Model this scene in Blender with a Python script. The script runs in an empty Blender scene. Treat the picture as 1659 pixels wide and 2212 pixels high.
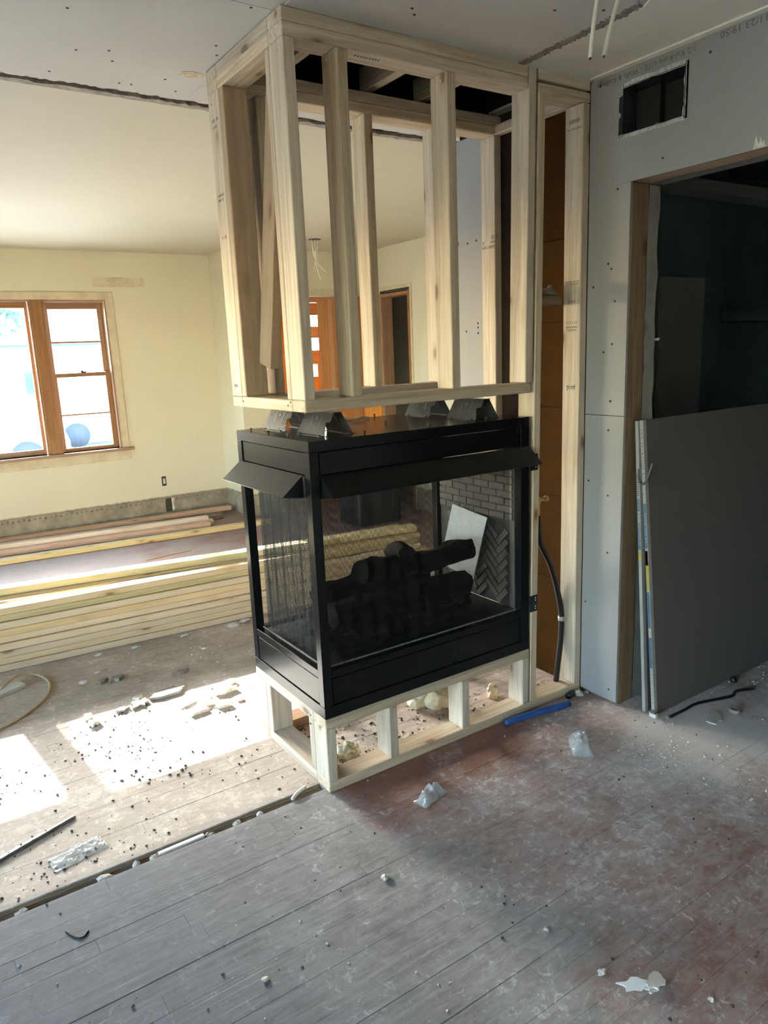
import bpy, bmesh, math, random
from mathutils import Vector, Matrix, noise as mnoise
random.seed(7)
S = bpy.context.scene
C = S.collection

# ------------------------------------------------------------------ camera
FPX = 1579.8152
Rm = ((0.82809414, -0.55909012, -0.04096741),
      (-0.15332999, -0.15559873, -0.97584781),
      (0.53921239, 0.81437539, -0.21457568))       # rows: right, down, forward
cam_d = bpy.data.cameras.new('camera')
cam = bpy.data.objects.new('camera', cam_d)
C.objects.link(cam)
r, d, f = (Vector(v) for v in Rm)
m3 = Matrix((r, -d, -f)).transposed()
cam.matrix_world = Matrix.Translation((-1.0773, -2.0456, 1.5094)) @ m3.to_4x4()
cam_d.sensor_fit = 'VERTICAL'
cam_d.sensor_height = 32.0
cam_d.lens = FPX / 2212 * 32.0
cam_d.clip_start = 0.02
S.camera = cam

# ------------------------------------------------------------------ world, sun, exposure
EXPOSURE = 2.3
SKY = 1.65
SUN = 17.0
S.view_settings.view_transform = 'Standard'
S.view_settings.look = 'None'
S.view_settings.gamma = 1.0
S.view_settings.exposure = EXPOSURE
S.view_settings.use_curve_mapping = False
world = bpy.data.worlds.new('world')
S.world = world
world.use_nodes = True
wn = world.node_tree
wn.nodes.clear()
sky = wn.nodes.new('ShaderNodeTexSky')
sky.sky_type = 'NISHITA'
sky.sun_disc = False
sun_from = Vector((-0.105, 1.0, 0.443)).normalized()
sky.sun_elevation = math.asin(sun_from.z)
sky.sun_rotation = math.atan2(sun_from.x, sun_from.y)
sky.air_density = 1.0
sky.dust_density = 1.0
sky.ozone_density = 1.0
bg = wn.nodes.new('ShaderNodeBackground')
bg.inputs['Strength'].default_value = SKY
wo = wn.nodes.new('ShaderNodeOutputWorld')
wn.links.new(sky.outputs[0], bg.inputs[0])
wn.links.new(bg.outputs[0], wo.inputs[0])
sun_d = bpy.data.lights.new('sun', 'SUN')
sun_d.energy = SUN
sun_d.angle = math.radians(0.55)
sun_d.color = (1.0, 0.985, 0.955)
sun = bpy.data.objects.new('sun', sun_d)
C.objects.link(sun)
sun.rotation_euler = sun_from.to_track_quat('Z', 'Y').to_euler()
S.cycles.use_denoising = True
S.cycles.use_light_tree = False
S.cycles.max_bounces = 6
S.cycles.diffuse_bounces = 4
S.cycles.glossy_bounces = 3
S.cycles.transparent_max_bounces = 16
S.cycles.use_adaptive_sampling = True
S.cycles.adaptive_threshold = 0.04
S.cycles.sample_clamp_indirect = 6.0
S.cycles.caustics_reflective = False
S.cycles.caustics_refractive = False

# ------------------------------------------------------------------ materials
def lin(c):
    return tuple(((v / 255 + 0.055) / 1.055) ** 2.4 if v > 10 else v / 255 / 12.92 for v in c)

class NT:
    def __init__(s, name):
        s.m = bpy.data.materials.new(name)
        s.m.use_nodes = True
        s.t = s.m.node_tree
        s.t.nodes.clear()
        s.out = s.t.nodes.new('ShaderNodeOutputMaterial')
        s.p = s.t.nodes.new('ShaderNodeBsdfPrincipled')
        s.t.links.new(s.p.outputs[0], s.out.inputs[0])
    def n(s, ty, **k):
        o = s.t.nodes.new('ShaderNode' + ty)
        for a, v in k.items():
            setattr(o, a, v)
        return o
    def l(s, a, b):
        s.t.links.new(a, b)
    def setv(s, sock, v):
        if hasattr(v, 'is_output') or isinstance(v, bpy.types.NodeSocket):
            s.l(v, sock)
        elif isinstance(v, tuple) and len(v) == 3 and sock.type == 'RGBA':
            sock.default_value = (*v, 1)
        else:
            sock.default_value = v
    def math(s, op, a, b=0.0, clamp=False):
        o = s.n('Math', operation=op, use_clamp=clamp)
        s.setv(o.inputs[0], a); s.setv(o.inputs[1], b)
        return o.outputs[0]
    def mix(s, fac, a, b, ty='MIX'):
        o = s.n('MixRGB', blend_type=ty)
        s.setv(o.inputs[0], fac); s.setv(o.inputs[1], a); s.setv(o.inputs[2], b)
        return o.outputs[0]
    def noise(s, vec, scale, detail=4.0, rough=0.55, dist=0.0):
        o = s.n('TexNoise')
        s.l(vec, o.inputs['Vector'])
        o.inputs['Scale'].default_value = scale
        o.inputs['Detail'].default_value = detail
        o.inputs['Roughness'].default_value = rough
        o.inputs['Distortion'].default_value = dist
        return o.outputs[0]
    def vor(s, vec, scale):
        o = s.n('TexVoronoi')
        s.l(vec, o.inputs['Vector'])
        o.inputs['Scale'].default_value = scale
        return o.outputs['Distance']
    def ramp(s, v, lo, hi, a=0.0, b=1.0):
        o = s.n('MapRange')
        o.clamp = True
        s.setv(o.inputs[0], v)
        for i, x in enumerate((lo, hi, a, b)):
            o.inputs[i + 1].default_value = x
        return o.outputs[0]
    def maps(s, vec, scale, off=None):
        o = s.n('Mapping')
        s.l(vec, o.inputs[0])
        o.inputs['Scale'].default_value = scale
        if off is not None:
            s.setv(o.inputs['Location'], off)
        return o.outputs[0]
    def bump(s, h, strength=0.3, dist=0.002):
        o = s.n('Bump')
        o.inputs['Strength'].default_value = strength
        o.inputs['Distance'].default_value = dist
        s.l(h, o.inputs['Height'])
        s.l(o.outputs[0], s.p.inputs['Normal'])
    def base(s, c): s.setv(s.p.inputs['Base Color'], c)
    def rough(s, v): s.setv(s.p.inputs['Roughness'], v)
    def metal(s, v): s.p.inputs['Metallic'].default_value = v
    def spec(s, v): s.p.inputs['Specular IOR Level'].default_value = v
    def obj(s): return s.n('TexCoord').outputs['Object']
    def pos(s): return s.n('NewGeometry').outputs['Position']
    def rnd(s): return s.n('ObjectInfo').outputs['Random']

def simple(name, col, rough=0.6, metal=0.0, var=0.08, scale=30.0, bump=0.0, spec=0.5):
    t = NT(name)
    v = t.noise(t.pos(), scale, 4)
    c = t.mix(t.ramp(v, 0.3, 0.7), tuple(x * (1 - var) for x in col), tuple(min(1, x * (1 + var)) for x in col))
    t.base(c); t.rough(rough); t.metal(metal); t.spec(spec)
    if bump: t.bump(v, bump)
    return t.m

def lumber(name, c1, c2, dark, rough=0.62, knots=True):
    """sawn softwood: grain runs along the board's own local X"""
    t = NT(name)
    r = t.rnd()
    off = t.n('CombineXYZ')
    t.l(t.math('MULTIPLY', r, 37.0), off.inputs[0]); t.l(t.math('MULTIPLY', r, 11.0), off.inputs[1]); t.l(t.math('MULTIPLY', r, 23.0), off.inputs[2])
    o = t.obj()
    g = t.noise(t.maps(o, (1.1, 26, 26), off.outputs[0]), 1.6, 5, 0.6, 1.2)
    fine = t.noise(t.maps(o, (6, 160, 160), off.outputs[0]), 1.0, 3)
    c = t.mix(t.ramp(g, 0.36, 0.62), c1, c2)
    c = t.mix(t.ramp(fine, 0.45, 0.75, 0, 0.22), c, dark)
    blot = t.noise(t.maps(o, (2, 6, 6), off.outputs[0]), 1.5, 4)
    c = t.mix(t.ramp(blot, 0.55, 0.8, 0, 0.35), c, dark)
    if knots:
        k = t.vor(t.maps(o, (4.2, 10, 10), off.outputs[0]), 1.0)
        c = t.mix(t.ramp(k, 0.08, 0.14, 0.9, 0.0), c, (0.13, 0.065, 0.03))
        c = t.mix(t.ramp(k, 0.14, 0.30, 0.4, 0.0), c, dark)
    tint = t.n('HueSaturation')
    t.l(c, tint.inputs['Color'])
    t.l(t.ramp(r, 0, 1, 0.86, 1.08), tint.inputs['Value'])
    r2 = t.math('FRACT', t.math('MULTIPLY', r, 7.31))
    t.l(t.ramp(r2, 0, 1, 0.75, 1.1), tint.inputs['Saturation'])
    t.base(tint.outputs[0]); t.rough(rough); t.spec(0.3)
    return t.m

MAT = {}
MAT['pine'] = lumber('pine', (0.51, 0.405, 0.285), (0.70, 0.60, 0.465), (0.38, 0.25, 0.14))
MAT['pine_stack'] = lumber('pine_stack', (0.66, 0.48, 0.27), (0.74, 0.565, 0.345), (0.45, 0.29, 0.14))
MAT['pine_brown'] = lumber('pine_brown', (0.40, 0.255, 0.135), (0.50, 0.34, 0.19), (0.28, 0.16, 0.075))
MAT['pine_yellow'] = lumber('pine_yellow', (0.62, 0.49, 0.22), (0.70, 0.58, 0.30), (0.40, 0.27, 0.09))
MAT['pine_red'] = lumber('pine_red', (0.58, 0.34, 0.20), (0.66, 0.42, 0.26), (0.40, 0.20, 0.10))
MAT['pine_olive'] = lumber('pine_olive', (0.40, 0.34, 0.185), (0.54, 0.455, 0.26), (0.27, 0.20, 0.09))
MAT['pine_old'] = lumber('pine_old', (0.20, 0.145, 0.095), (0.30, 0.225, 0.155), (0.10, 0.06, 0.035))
MAT['oak'] = lumber('oak', (0.27, 0.135, 0.06), (0.36, 0.195, 0.095), (0.16, 0.075, 0.03), 0.4, False)
MAT['doorwood'] = lumber('doorwood', (0.52, 0.215, 0.06), (0.62, 0.29, 0.09), (0.38, 0.13, 0.03), 0.38, False)
MAT['attic_wood'] = lumber('attic_wood', (0.10, 0.06, 0.035), (0.14, 0.09, 0.05), (0.05, 0.03, 0.015))
MAT['white'] = simple('white_plastic', (0.75, 0.75, 0.73), 0.4)
MAT['wire'] = simple('wire_white', (0.72, 0.70, 0.64), 0.45)
MAT['black_metal'] = simple('black_metal', (0.008, 0.009, 0.0105), 0.20, 0.0, 0.05, spec=0.24)
MAT['black_inner'] = simple('black_inner', (0.010, 0.010, 0.011), 0.7)
MAT['galv'] = simple('galvanised', (0.55, 0.56, 0.56), 0.35, 0.35, 0.3, 90)
MAT['steel_dark'] = simple('steel_dark', (0.030, 0.036, 0.041), 0.25, 0.0, 0.15, 40, spec=0.35)
MAT['screw'] = simple('screw_black', (0.01, 0.01, 0.011), 0.5)
MAT['ink'] = simple('ink', (0.04, 0.038, 0.035), 0.8)
MAT['ink_grey'] = simple('ink_grey', (0.15, 0.15, 0.15), 0.8)
MAT['brass'] = simple('brass', (0.55, 0.42, 0.18), 0.35, 0.9)
MAT['rubber'] = simple('rubber_black', (0.012, 0.013, 0.014), 0.42)
MAT['blue'] = simple('blue_pipe', (0.025, 0.095, 0.33), 0.35)
MAT['cord'] = simple('cord_tan', (0.46, 0.36, 0.21), 0.5)
MAT['foam'] = simple('foam', (0.86, 0.80, 0.60), 0.8, 0, 0.12, 60, 0.4)
MAT['plaster'] = simple('plaster_bits', (0.58, 0.55, 0.50), 0.9, 0, 0.2, 40, 0.4)
MAT['plaster_dark'] = simple('plaster_dark', (0.26, 0.235, 0.205), 0.9, 0, 0.3, 40, 0.4)
MAT['crumb'] = simple('crumb_dark', (0.085, 0.07, 0.055), 0.9, 0, 0.3, 80)
MAT['log'] = simple('ceramic_log', (0.009, 0.008, 0.0075), 0.85, 0, 0.5, 25, 0.8, 0.08)
MAT['firebrick'] = simple('firebrick', (0.155, 0.148, 0.14), 0.9, 0, 0.15, 30, 0.3)
MAT['firejoint'] = simple('firebrick_joint', (0.07, 0.066, 0.062), 0.9)
MAT['paper'] = simple('paper', (0.72, 0.78, 0.86), 0.45, 0, 0.03)
MAT['tape_white'] = simple('tape_white', (0.40, 0.40, 0.39), 0.5)
MAT['tape_blue'] = simple('tape_blue', (0.07, 0.15, 0.24), 0.5)
MAT['tape_yellow'] = simple('tape_yellow', (0.50, 0.38, 0.05), 0.5)
MAT['tape_orange'] = simple('tape_orange', (0.42, 0.20, 0.05), 0.5)
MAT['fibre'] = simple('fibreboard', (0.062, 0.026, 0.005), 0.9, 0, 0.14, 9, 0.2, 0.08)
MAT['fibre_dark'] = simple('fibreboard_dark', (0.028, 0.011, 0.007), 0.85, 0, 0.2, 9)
MAT['teal'] = simple('teal_wall', (0.15, 0.21, 0.22), 0.8, 0, 0.1, 3)
MAT['greywall'] = simple('grey_wall', (0.36, 0.35, 0.32), 0.8, 0, 0.05, 3)
MAT['closet'] = simple('closet_wall', (0.78, 0.74, 0.66), 0.8, 0, 0.05, 3)
MAT['plastic_tote'] = simple('tote_black', (0.02, 0.02, 0.024), 0.45)
MAT['insul'] = simple('insulation', (0.20, 0.19, 0.17), 0.95, 0, 0.3, 50, 0.5)
MAT['dusty_steel'] = simple('dusty_steel', (0.22, 0.215, 0.205), 0.7, 0, 0.5, 70)
MAT['strip'] = simple('strip_grey', (0.17, 0.17, 0.175), 0.35, 0.3, 0.3, 20)
MAT['pale_board'] = simple('pale_board', (0.52, 0.54, 0.50), 0.7, 0, 0.12, 10)
MAT['switchbox'] = simple('switch_box', (0.04, 0.035, 0.03), 0.6)
# outdoors
MAT['lawn'] = simple('lawn', (0.5, 0.5, 0.44), 0.9, 0, 0.3, 0.8)
MAT['road'] = simple('road', (0.36, 0.36, 0.36), 0.9, 0, 0.1, 0.5)
MAT['car_blue'] = simple('car_blue', (0.11, 0.145, 0.18), 0.25)
MAT['car_white'] = simple('car_white', (0.34, 0.37, 0.38), 0.3)
MAT['car_glass'] = simple('car_glass', (0.06, 0.08, 0.10), 0.1)
MAT['house_blue'] = simple('house_siding', (0.17, 0.21, 0.26), 0.8)
MAT['house_roof'] = simple('house_roof', (0.14, 0.14, 0.15), 0.9)
MAT['tyre'] = simple('tyre', (0.06, 0.065, 0.07), 0.9, spec=0.1)
MAT['leaf'] = simple('leaf', (0.13, 0.20, 0.15), 0.8, 0, 0.4, 3)
MAT['bark'] = simple('bark', (0.10, 0.07, 0.05), 0.9)

def mk_paint(name, col, dirt, dirt_amt, scale=1.2, rough=0.75):
    t = NT(name)
    p = t.pos()
    n1 = t.noise(p, scale, 4, 0.6)
    n2 = t.noise(p, 14, 4)
    c = t.mix(t.ramp(n1, 0.42, 0.8, 0, dirt_amt), col, dirt)
    c = t.mix(t.ramp(n2, 0.55, 0.8, 0, dirt_amt * 0.5), c, dirt)
    t.base(c); t.rough(rough)
    t.bump(t.noise(p, 45, 2), 0.08, 0.002)
    return t
MAT['cream_ceiling'] = mk_paint('cream_ceiling', (0.52, 0.50, 0.41), (0.46, 0.435, 0.35), 0.4).m
MAT['ceiling_near'] = mk_paint('ceiling_near', (0.53, 0.525, 0.51), (0.42, 0.415, 0.40), 0.5, 2.0).m
MAT['ceiling_plaster'] = mk_paint('ceiling_plaster', (0.84, 0.82, 0.765), (0.74, 0.71, 0.64), 0.4, 3.0).m
MAT['ceiling_grey'] = mk_paint('ceiling_grey', (0.68, 0.65, 0.63), (0.57, 0.54, 0.52), 0.5, 2.0).m
MAT['drywall'] = mk_paint('drywall_grey', (0.31, 0.31, 0.315), (0.265, 0.265, 0.265), 0.4, 3.0).m
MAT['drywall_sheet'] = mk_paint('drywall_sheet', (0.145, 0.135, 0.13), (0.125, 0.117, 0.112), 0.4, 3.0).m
MAT['gypsum'] = simple('gypsum_edge', (0.62, 0.61, 0.58), 0.9, 0, 0.2, 60)
MAT['old_plaster'] = mk_paint('old_plaster', (0.36, 0.35, 0.32), (0.20, 0.185, 0.16), 0.7, 9.0).m
MAT['casing'] = mk_paint('casing_bare', (0.60, 0.535, 0.40), (0.36, 0.29, 0.19), 0.7, 9.0).m
MAT['crack'] = mk_paint('crack_dark', (0.12, 0.105, 0.09), (0.035, 0.03, 0.026), 0.8, 18.0).m
MAT['torn'] = mk_paint('torn_edge', (0.33, 0.29, 0.25), (0.06, 0.05, 0.045), 0.95, 30.0).m

def mk_cream_wall():
    """cream paint that stops at the height of a pulled-off baseboard"""
    t = NT('cream_wall')
    p = t.pos()
    sep = t.n('SeparateXYZ'); t.l(p, sep.inputs[0])
    n1 = t.noise(p, 1.0, 6, 0.6)
    col = t.mix(t.ramp(n1, 0.4, 0.8, 0, 0.4), (0.64, 0.61, 0.485), (0.57, 0.53, 0.41))
    fl = t.noise(p, 34, 3)
    col = t.mix(t.ramp(fl, 0.70, 0.78, 0, 0.5), col, (0.45, 0.37, 0.25))
    scar = t.noise(p, 7, 6, 0.65)
    sc = t.mix(t.ramp(scar, 0.35, 0.65), (0.20, 0.175, 0.13), (0.38, 0.345, 0.27))
    edge = t.math('ADD', sep.outputs[2], t.math('MULTIPLY', t.noise(p, 22, 4), 0.03))
    f = t.ramp(edge, 0.224, 0.232)
    c = t.mix(f, sc, col)
    line = t.math('MULTIPLY', t.ramp(edge, 0.214, 0.224), t.ramp(edge, 0.232, 0.242, 1, 0))
    c = t.mix(t.math('MULTIPLY', line, 0.6), c, (0.16, 0.12, 0.08))
    t.base(c); t.rough(0.75)
    t.bump(t.noise(p, 40, 2), 0.1, 0.003)
    return t.m
MAT['cream_wall'] = mk_cream_wall()

def mk_floor():
    """worn painted strip floor: grey-brown wood, red stain, plaster dust, scratches; tone also graded to offset the light"""
    t = NT('floor_boards')
    p = t.pos()
    r = t.rnd()
    sep = t.n('SeparateXYZ'); t.l(p, sep.inputs[0])
    X, Y = sep.outputs[0], sep.outputs[1]
    off = t.n('CombineXYZ'); t.l(t.math('MULTIPLY', r, 20), off.inputs[0]); t.l(t.math('MULTIPLY', r, 9), off.inputs[1])
    grain = t.noise(t.maps(p, (2.5, 60, 1), off.outputs[0]), 1.0, 5, 0.6, 0.5)
    wood = t.mix(t.ramp(grain, 0.3, 0.7), (0.23, 0.185, 0.15), (0.36, 0.30, 0.25))
    wood = t.mix(t.ramp(r, 0, 1, 0, 0.35), wood, (0.33, 0.29, 0.26))
    grey = t.mix(t.ramp(grain, 0.3, 0.7), (0.074, 0.082, 0.097), (0.118, 0.128, 0.147))  # blue tint stands in for cool window light on the near floor
    grey = t.mix(t.ramp(r, 0, 1, 0, 0.3), grey, (0.12, 0.127, 0.142))
    grey = t.mix(t.ramp(X, -0.9, 0.3), grey, t.mix(t.ramp(grain, 0.3, 0.7), (0.15, 0.142, 0.14), (0.245, 0.235, 0.23)))  # wood colour darker at left, to offset the strong light there
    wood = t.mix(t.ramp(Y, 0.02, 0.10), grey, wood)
    # red paint survives in patches, more towards the doorway side
    big = t.noise(p, 1.7, 5, 0.6)
    redm = t.math('ADD', t.ramp(X, -0.05, 0.5, -0.25, 0.20), big)
    redm = t.math('SUBTRACT', redm, t.ramp(Y, -0.4, 0.4, 0.0, 0.22))
    redm = t.math('ADD', redm, t.math('MULTIPLY', t.ramp(Y, -0.34, -0.12), t.math('MULTIPLY', t.ramp(X, 0.0, 0.10), t.math('LESS_THAN', Y, 0.035))))
    redm = t.ramp(redm, 0.36, 0.56)
    redc = t.mix(t.noise(p, 20, 4), (0.18, 0.072, 0.048), (0.34, 0.17, 0.12))
    c = t.mix(redm, wood, redc)
    # dust: broad film plus fine flecks
    d1 = t.noise(p, 3.2, 5, 0.68)
    d2 = t.noise(t.maps(p, (9, 22, 9)), 1.6, 5, 0.7, 1.0)
    fl = t.noise(p, 30, 6, 0.80, 0.6)
    heap = t.n('Vector' + 'Math', operation='DISTANCE')
    t.l(p, heap.inputs[0]); heap.inputs[1].default_value = (1.30, -0.56, 0)
    hp = t.ramp(heap.outputs['Value'], 0.08, 0.50, 0.34, 0.0)
    mid = t.n('Vector' + 'Math', operation='DISTANCE')
    t.l(p, mid.inputs[0]); mid.inputs[1].default_value = (0.62, -0.42, 0)
    md = t.ramp(mid.outputs['Value'], 0.15, 1.0, 0.10, 0.0)  # dust is real here, but laid thicker to lighten the shaded floor
    room2 = t.ramp(X, 1.34, 1.42, 0.0, 0.14)
    far = t.math('SUBTRACT', t.ramp(Y, 0.0, 0.15, 0.0, 0.12), t.ramp(Y, 1.05, 1.4, 0.0, 0.10))
    # strip with less dust along the platform
    bare = t.math('MULTIPLY', t.math('MULTIPLY', t.ramp(Y, -0.34, -0.12), t.ramp(X, 0.0, 0.10)), t.math('MULTIPLY', t.ramp(X, 0.75, 1.1, 1, 0), t.math('LESS_THAN', Y, 0.035)))
    extra = t.math('ADD', t.math('ADD', hp, md), t.math('ADD', far, room2))
    extra = t.math('SUBTRACT', extra, t.math('MULTIPLY', bare, 0.22))
    dsum = t.math('ADD', t.math('ADD', t.math('MULTIPLY', d1, 0.6), t.math('MULTIPLY', d2, 0.45)), extra)
    film = t.ramp(dsum, 0.42, 0.85, 0.05, 0.75)
    fleck = t.ramp(t.math('ADD', fl, t.math('MULTIPLY', t.math('ADD', extra, t.math('SUBTRACT', d1, 0.5)), 0.55)), 0.53, 0.66, 0.0, 0.75)
    dust = t.math('MAXIMUM', film, fleck)
    dcn = t.mix(t.ramp(X, -0.7, 0.5), (0.215, 0.233, 0.27), (0.80, 0.78, 0.775))  # dust colour graded along X too, against the uneven light
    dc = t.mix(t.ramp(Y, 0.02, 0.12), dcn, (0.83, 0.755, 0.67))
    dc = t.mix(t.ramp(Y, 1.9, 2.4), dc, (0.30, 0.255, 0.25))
    dc = t.mix(t.ramp(heap.outputs['Value'], 0.10, 0.50, 0.9, 0.0), dc, (0.93, 0.92, 0.90))
    c = t.mix(dust, c, dc)
    # scratches along and across
    s1 = t.noise(t.maps(p, (3, 130, 1)), 1.4, 3, 0.6, 0.3)
    c = t.mix(t.ramp(s1, 0.63, 0.70, 0, 0.35), c, (0.5, 0.48, 0.46))
    rot = t.n('Mapping'); t.l(p, rot.inputs[0]); rot.inputs['Rotation'].default_value = (0, 0, 0.9); rot.inputs['Scale'].default_value = (2, 70, 1)
    s2 = t.noise(rot.outputs[0], 1.6, 3, 0.6, 0.6)
    c = t.mix(t.ramp(s2, 0.66, 0.72, 0, 0.3), c, (0.5, 0.48, 0.46))
    t.base(c)
    t.rough(t.ramp(dust, 0.0, 0.8, 0.55, 0.85))
    t.spec(0.12)
    t.bump(t.noise(t.maps(p, (2.5, 60, 1)), 1.0, 2), 0.12, 0.002)
    return t.m
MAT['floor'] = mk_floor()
MAT['subfloor'] = simple('subfloor', (0.055, 0.045, 0.035), 0.9, 0, 0.3, 20)

def mk_glass():
    t = NT('window_glass')
    tr = t.n('BsdfTransparent'); tr.inputs[0].default_value = (0.93, 0.96, 0.97, 1)
    gl = t.n('BsdfGlossy'); gl.inputs['Roughness'].default_value = 0.02
    fr = t.n('Fresnel'); fr.inputs[0].default_value = 1.45
    mx = t.n('MixShader')
    t.l(t.math('MULTIPLY', fr.outputs[0], 0.6), mx.inputs[0]); t.l(tr.outputs[0], mx.inputs[1]); t.l(gl.outputs[0], mx.inputs[2])
    t.l(mx.outputs[0], t.out.inputs[0])
    return t.m
MAT['glass'] = mk_glass()

def mk_film():
    t = NT('clear_film')
    tr = t.n('BsdfTransparent'); tr.inputs[0].default_value = (0.95, 0.97, 0.98, 1)
    gl = t.n('BsdfGlossy'); gl.inputs['Roughness'].default_value = 0.12; gl.inputs[0].default_value = (0.9, 0.95, 1, 1)
    df = t.n('BsdfDiffuse'); df.inputs[0].default_value = (0.75, 0.80, 0.83, 1)
    lw = t.n('LayerWeight'); lw.inputs[0].default_value = 0.45
    m1 = t.n('MixShader'); t.l(lw.outputs[1], m1.inputs[0]); t.l(gl.outputs[0], m1.inputs[2]); t.l(df.outputs[0], m1.inputs[1])
    m2 = t.n('MixShader')
    t.l(t.ramp(lw.outputs[1], 0.0, 0.9, 0.22, 0.75), m2.inputs[0]); t.l(tr.outputs[0], m2.inputs[1]); t.l(m1.outputs[0], m2.inputs[2])
    t.l(m2.outputs[0], t.out.inputs[0])
    return t.m
MAT['film'] = mk_film()

def mk_mesh_screen():
    """woven spark screen: thin wires on both diagonals, open between (UV in metres)"""
    t = NT('spark_screen')
    uv = t.n('UVMap')
    sep = t.n('SeparateXYZ'); t.l(uv.outputs[0], sep.inputs[0])
    P = 0.0058
    def wires(a):
        fr = t.math('FRACT', t.math('ADD', t.math('DIVIDE', a, P), 500.0))
        return t.math('LESS_THAN', fr, 0.27)
    u, v = sep.outputs[0], t.math('MULTIPLY', sep.outputs[1], 0.8)
    w = t.math('MAXIMUM', wires(t.math('ADD', u, v)), wires(t.math('SUBTRACT', u, v)))
    tr = t.n('BsdfTransparent')
    t.base((0.018, 0.018, 0.018)); t.rough(0.5); t.metal(0.3)
    mx = t.n('MixShader')
    t.l(w, mx.inputs[0]); t.l(tr.outputs[0], mx.inputs[1]); t.l(t.p.outputs[0], mx.inputs[2])
    t.l(mx.outputs[0], t.out.inputs[0])
    return t.m
MAT['screen'] = mk_mesh_screen()

# ------------------------------------------------------------------ object helpers
WM = {}
def link(o, mw=None, parent=None):
    C.objects.link(o)
    mw = mw if mw is not None else Matrix.Identity(4)
    WM[o.name] = mw
    if parent is not None:
        o.parent = parent
        o.matrix_parent_inverse = WM[parent.name].inverted()
    o.matrix_basis = mw
    return o

def tag(o, label=None, cat=None, group=None, kind=None):
    if label: o['label'] = label
    if cat: o['category'] = cat
    if group: o['group'] = group
    if kind: o['kind'] = kind
    return o

def empty(name, loc, **k):
    o = bpy.data.objects.new(name, None)
    o.empty_display_size = 0.05
    link(o, Matrix.Translation(loc))
    return tag(o, **k)

def mesh_obj(name, bm, mat, parent=None, mw=None, smooth=False):
    me = bpy.data.meshes.new(name)
    bmesh.ops.recalc_face_normals(bm, faces=bm.faces)
    if smooth:
        for f in bm.faces: f.smooth = True
    bm.to_mesh(me); bm.free()
    me.materials.append(MAT[mat] if isinstance(mat, str) else mat)
    return link(bpy.data.objects.new(name, me), mw, parent)

BOXCACHE = {}
def box_mesh(L, W, T, bev, mat):
    key = (round(L, 4), round(W, 4), round(T, 4), bev, mat)
    if key in BOXCACHE: return BOXCACHE[key]
    bm = bmesh.new()
    bmesh.ops.create_cube(bm, size=1.0)
    for v in bm.verts: v.co = Vector((v.co.x * L, v.co.y * W, v.co.z * T))
    if bev:
        bmesh.ops.bevel(bm, geom=bm.edges[:], offset=bev, segments=1, affect='EDGES')
    me = bpy.data.meshes.new('box')
    bmesh.ops.recalc_face_normals(bm, faces=bm.faces)
    bm.to_mesh(me); bm.free()
    me.materials.append(MAT[mat])
    BOXCACHE[key] = me
    return me

AX = {'x': Matrix.Identity(3), 'y': Matrix(((0, -1, 0), (1, 0, 0), (0, 0, 1))), 'z': Matrix(((0, 0, 1), (0, 1, 0), (-1, 0, 0))).transposed()}
def box(name, x0, x1, y0, y1, z0, z1, mat, parent=None, bev=0.0, rot=None):
    """axis-aligned box whose local X runs along its longest side; rot = extra rotation about its centre"""
    d = (x1 - x0, y1 - y0, z1 - z0)
    c = Vector(((x0 + x1) / 2, (y0 + y1) / 2, (z0 + z1) / 2))
    k = max(range(3), key=lambda i: d[i])
    if k == 0: R3, dims = Matrix.Identity(3), d
    elif k == 1: R3, dims = Matrix(((0, -1, 0), (1, 0, 0), (0, 0, 1))), (d[1], d[0], d[2])
    else: R3, dims = Matrix(((0, 0, 1), (0, 1, 0), (-1, 0, 0))), (d[2], d[1], d[0])
    me = box_mesh(*dims, bev, mat)
    o = bpy.data.objects.new(name, me)
    mw = R3.to_4x4()
    if rot is not None: mw = rot.to_4x4() @ mw
    return link(o, Matrix.Translation(c) @ mw, parent)

def board(name, p0, p1, w, t, mat, parent=None, up=(0, 0, 1), bev=0.002):
    """a straight board from p0 to p1 (centre line); w across, t along 'up'"""
    p0, p1 = Vector(p0), Vector(p1)
    x = (p1 - p0).normalized()
    z = Vector(up); z = (z - x * z.dot(x)).normalized()
    y = z.cross(x)
    me = box_mesh((p1 - p0).length, w, t, bev, mat)
    o = bpy.data.objects.new(name, me)
    return link(o, Matrix.Translation((p0 + p1) / 2) @ Matrix((x, y, z)).transposed().to_4x4(), parent)

def poly_slab(name, pts, z0, z1, mat, parent=None, mw=None):
    bm = bmesh.new()
    lo = [bm.verts.new((x, y, z0)) for x, y in pts]
    hi = [bm.verts.new((x, y, z1)) for x, y in pts]
    bm.faces.new(lo); bm.faces.new(hi[::-1])
    n = len(pts)
    for i in range(n):
        bm.faces.new((lo[i], lo[(i + 1) % n], hi[(i + 1) % n], hi[i]))
    return mesh_obj(name, bm, mat, parent, mw)

def spline(pts, n=8):
    P = [Vector(p) for p in pts]
    P = [2 * P[0] - P[1]] + P + [2 * P[-1] - P[-2]]
    out = []
    for i in range(1, len(P) - 2):
        for k in range(n):
            t = k / n
            a, b, c, d = P[i - 1], P[i], P[i + 1], P[i + 2]
            out.append(0.5 * ((2 * b) + (c - a) * t + (2 * a - 5 * b + 4 * c - d) * t * t + (3 * b - a - 3 * c + d) * t ** 3))
    out.append(P[-2])
    return out

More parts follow.
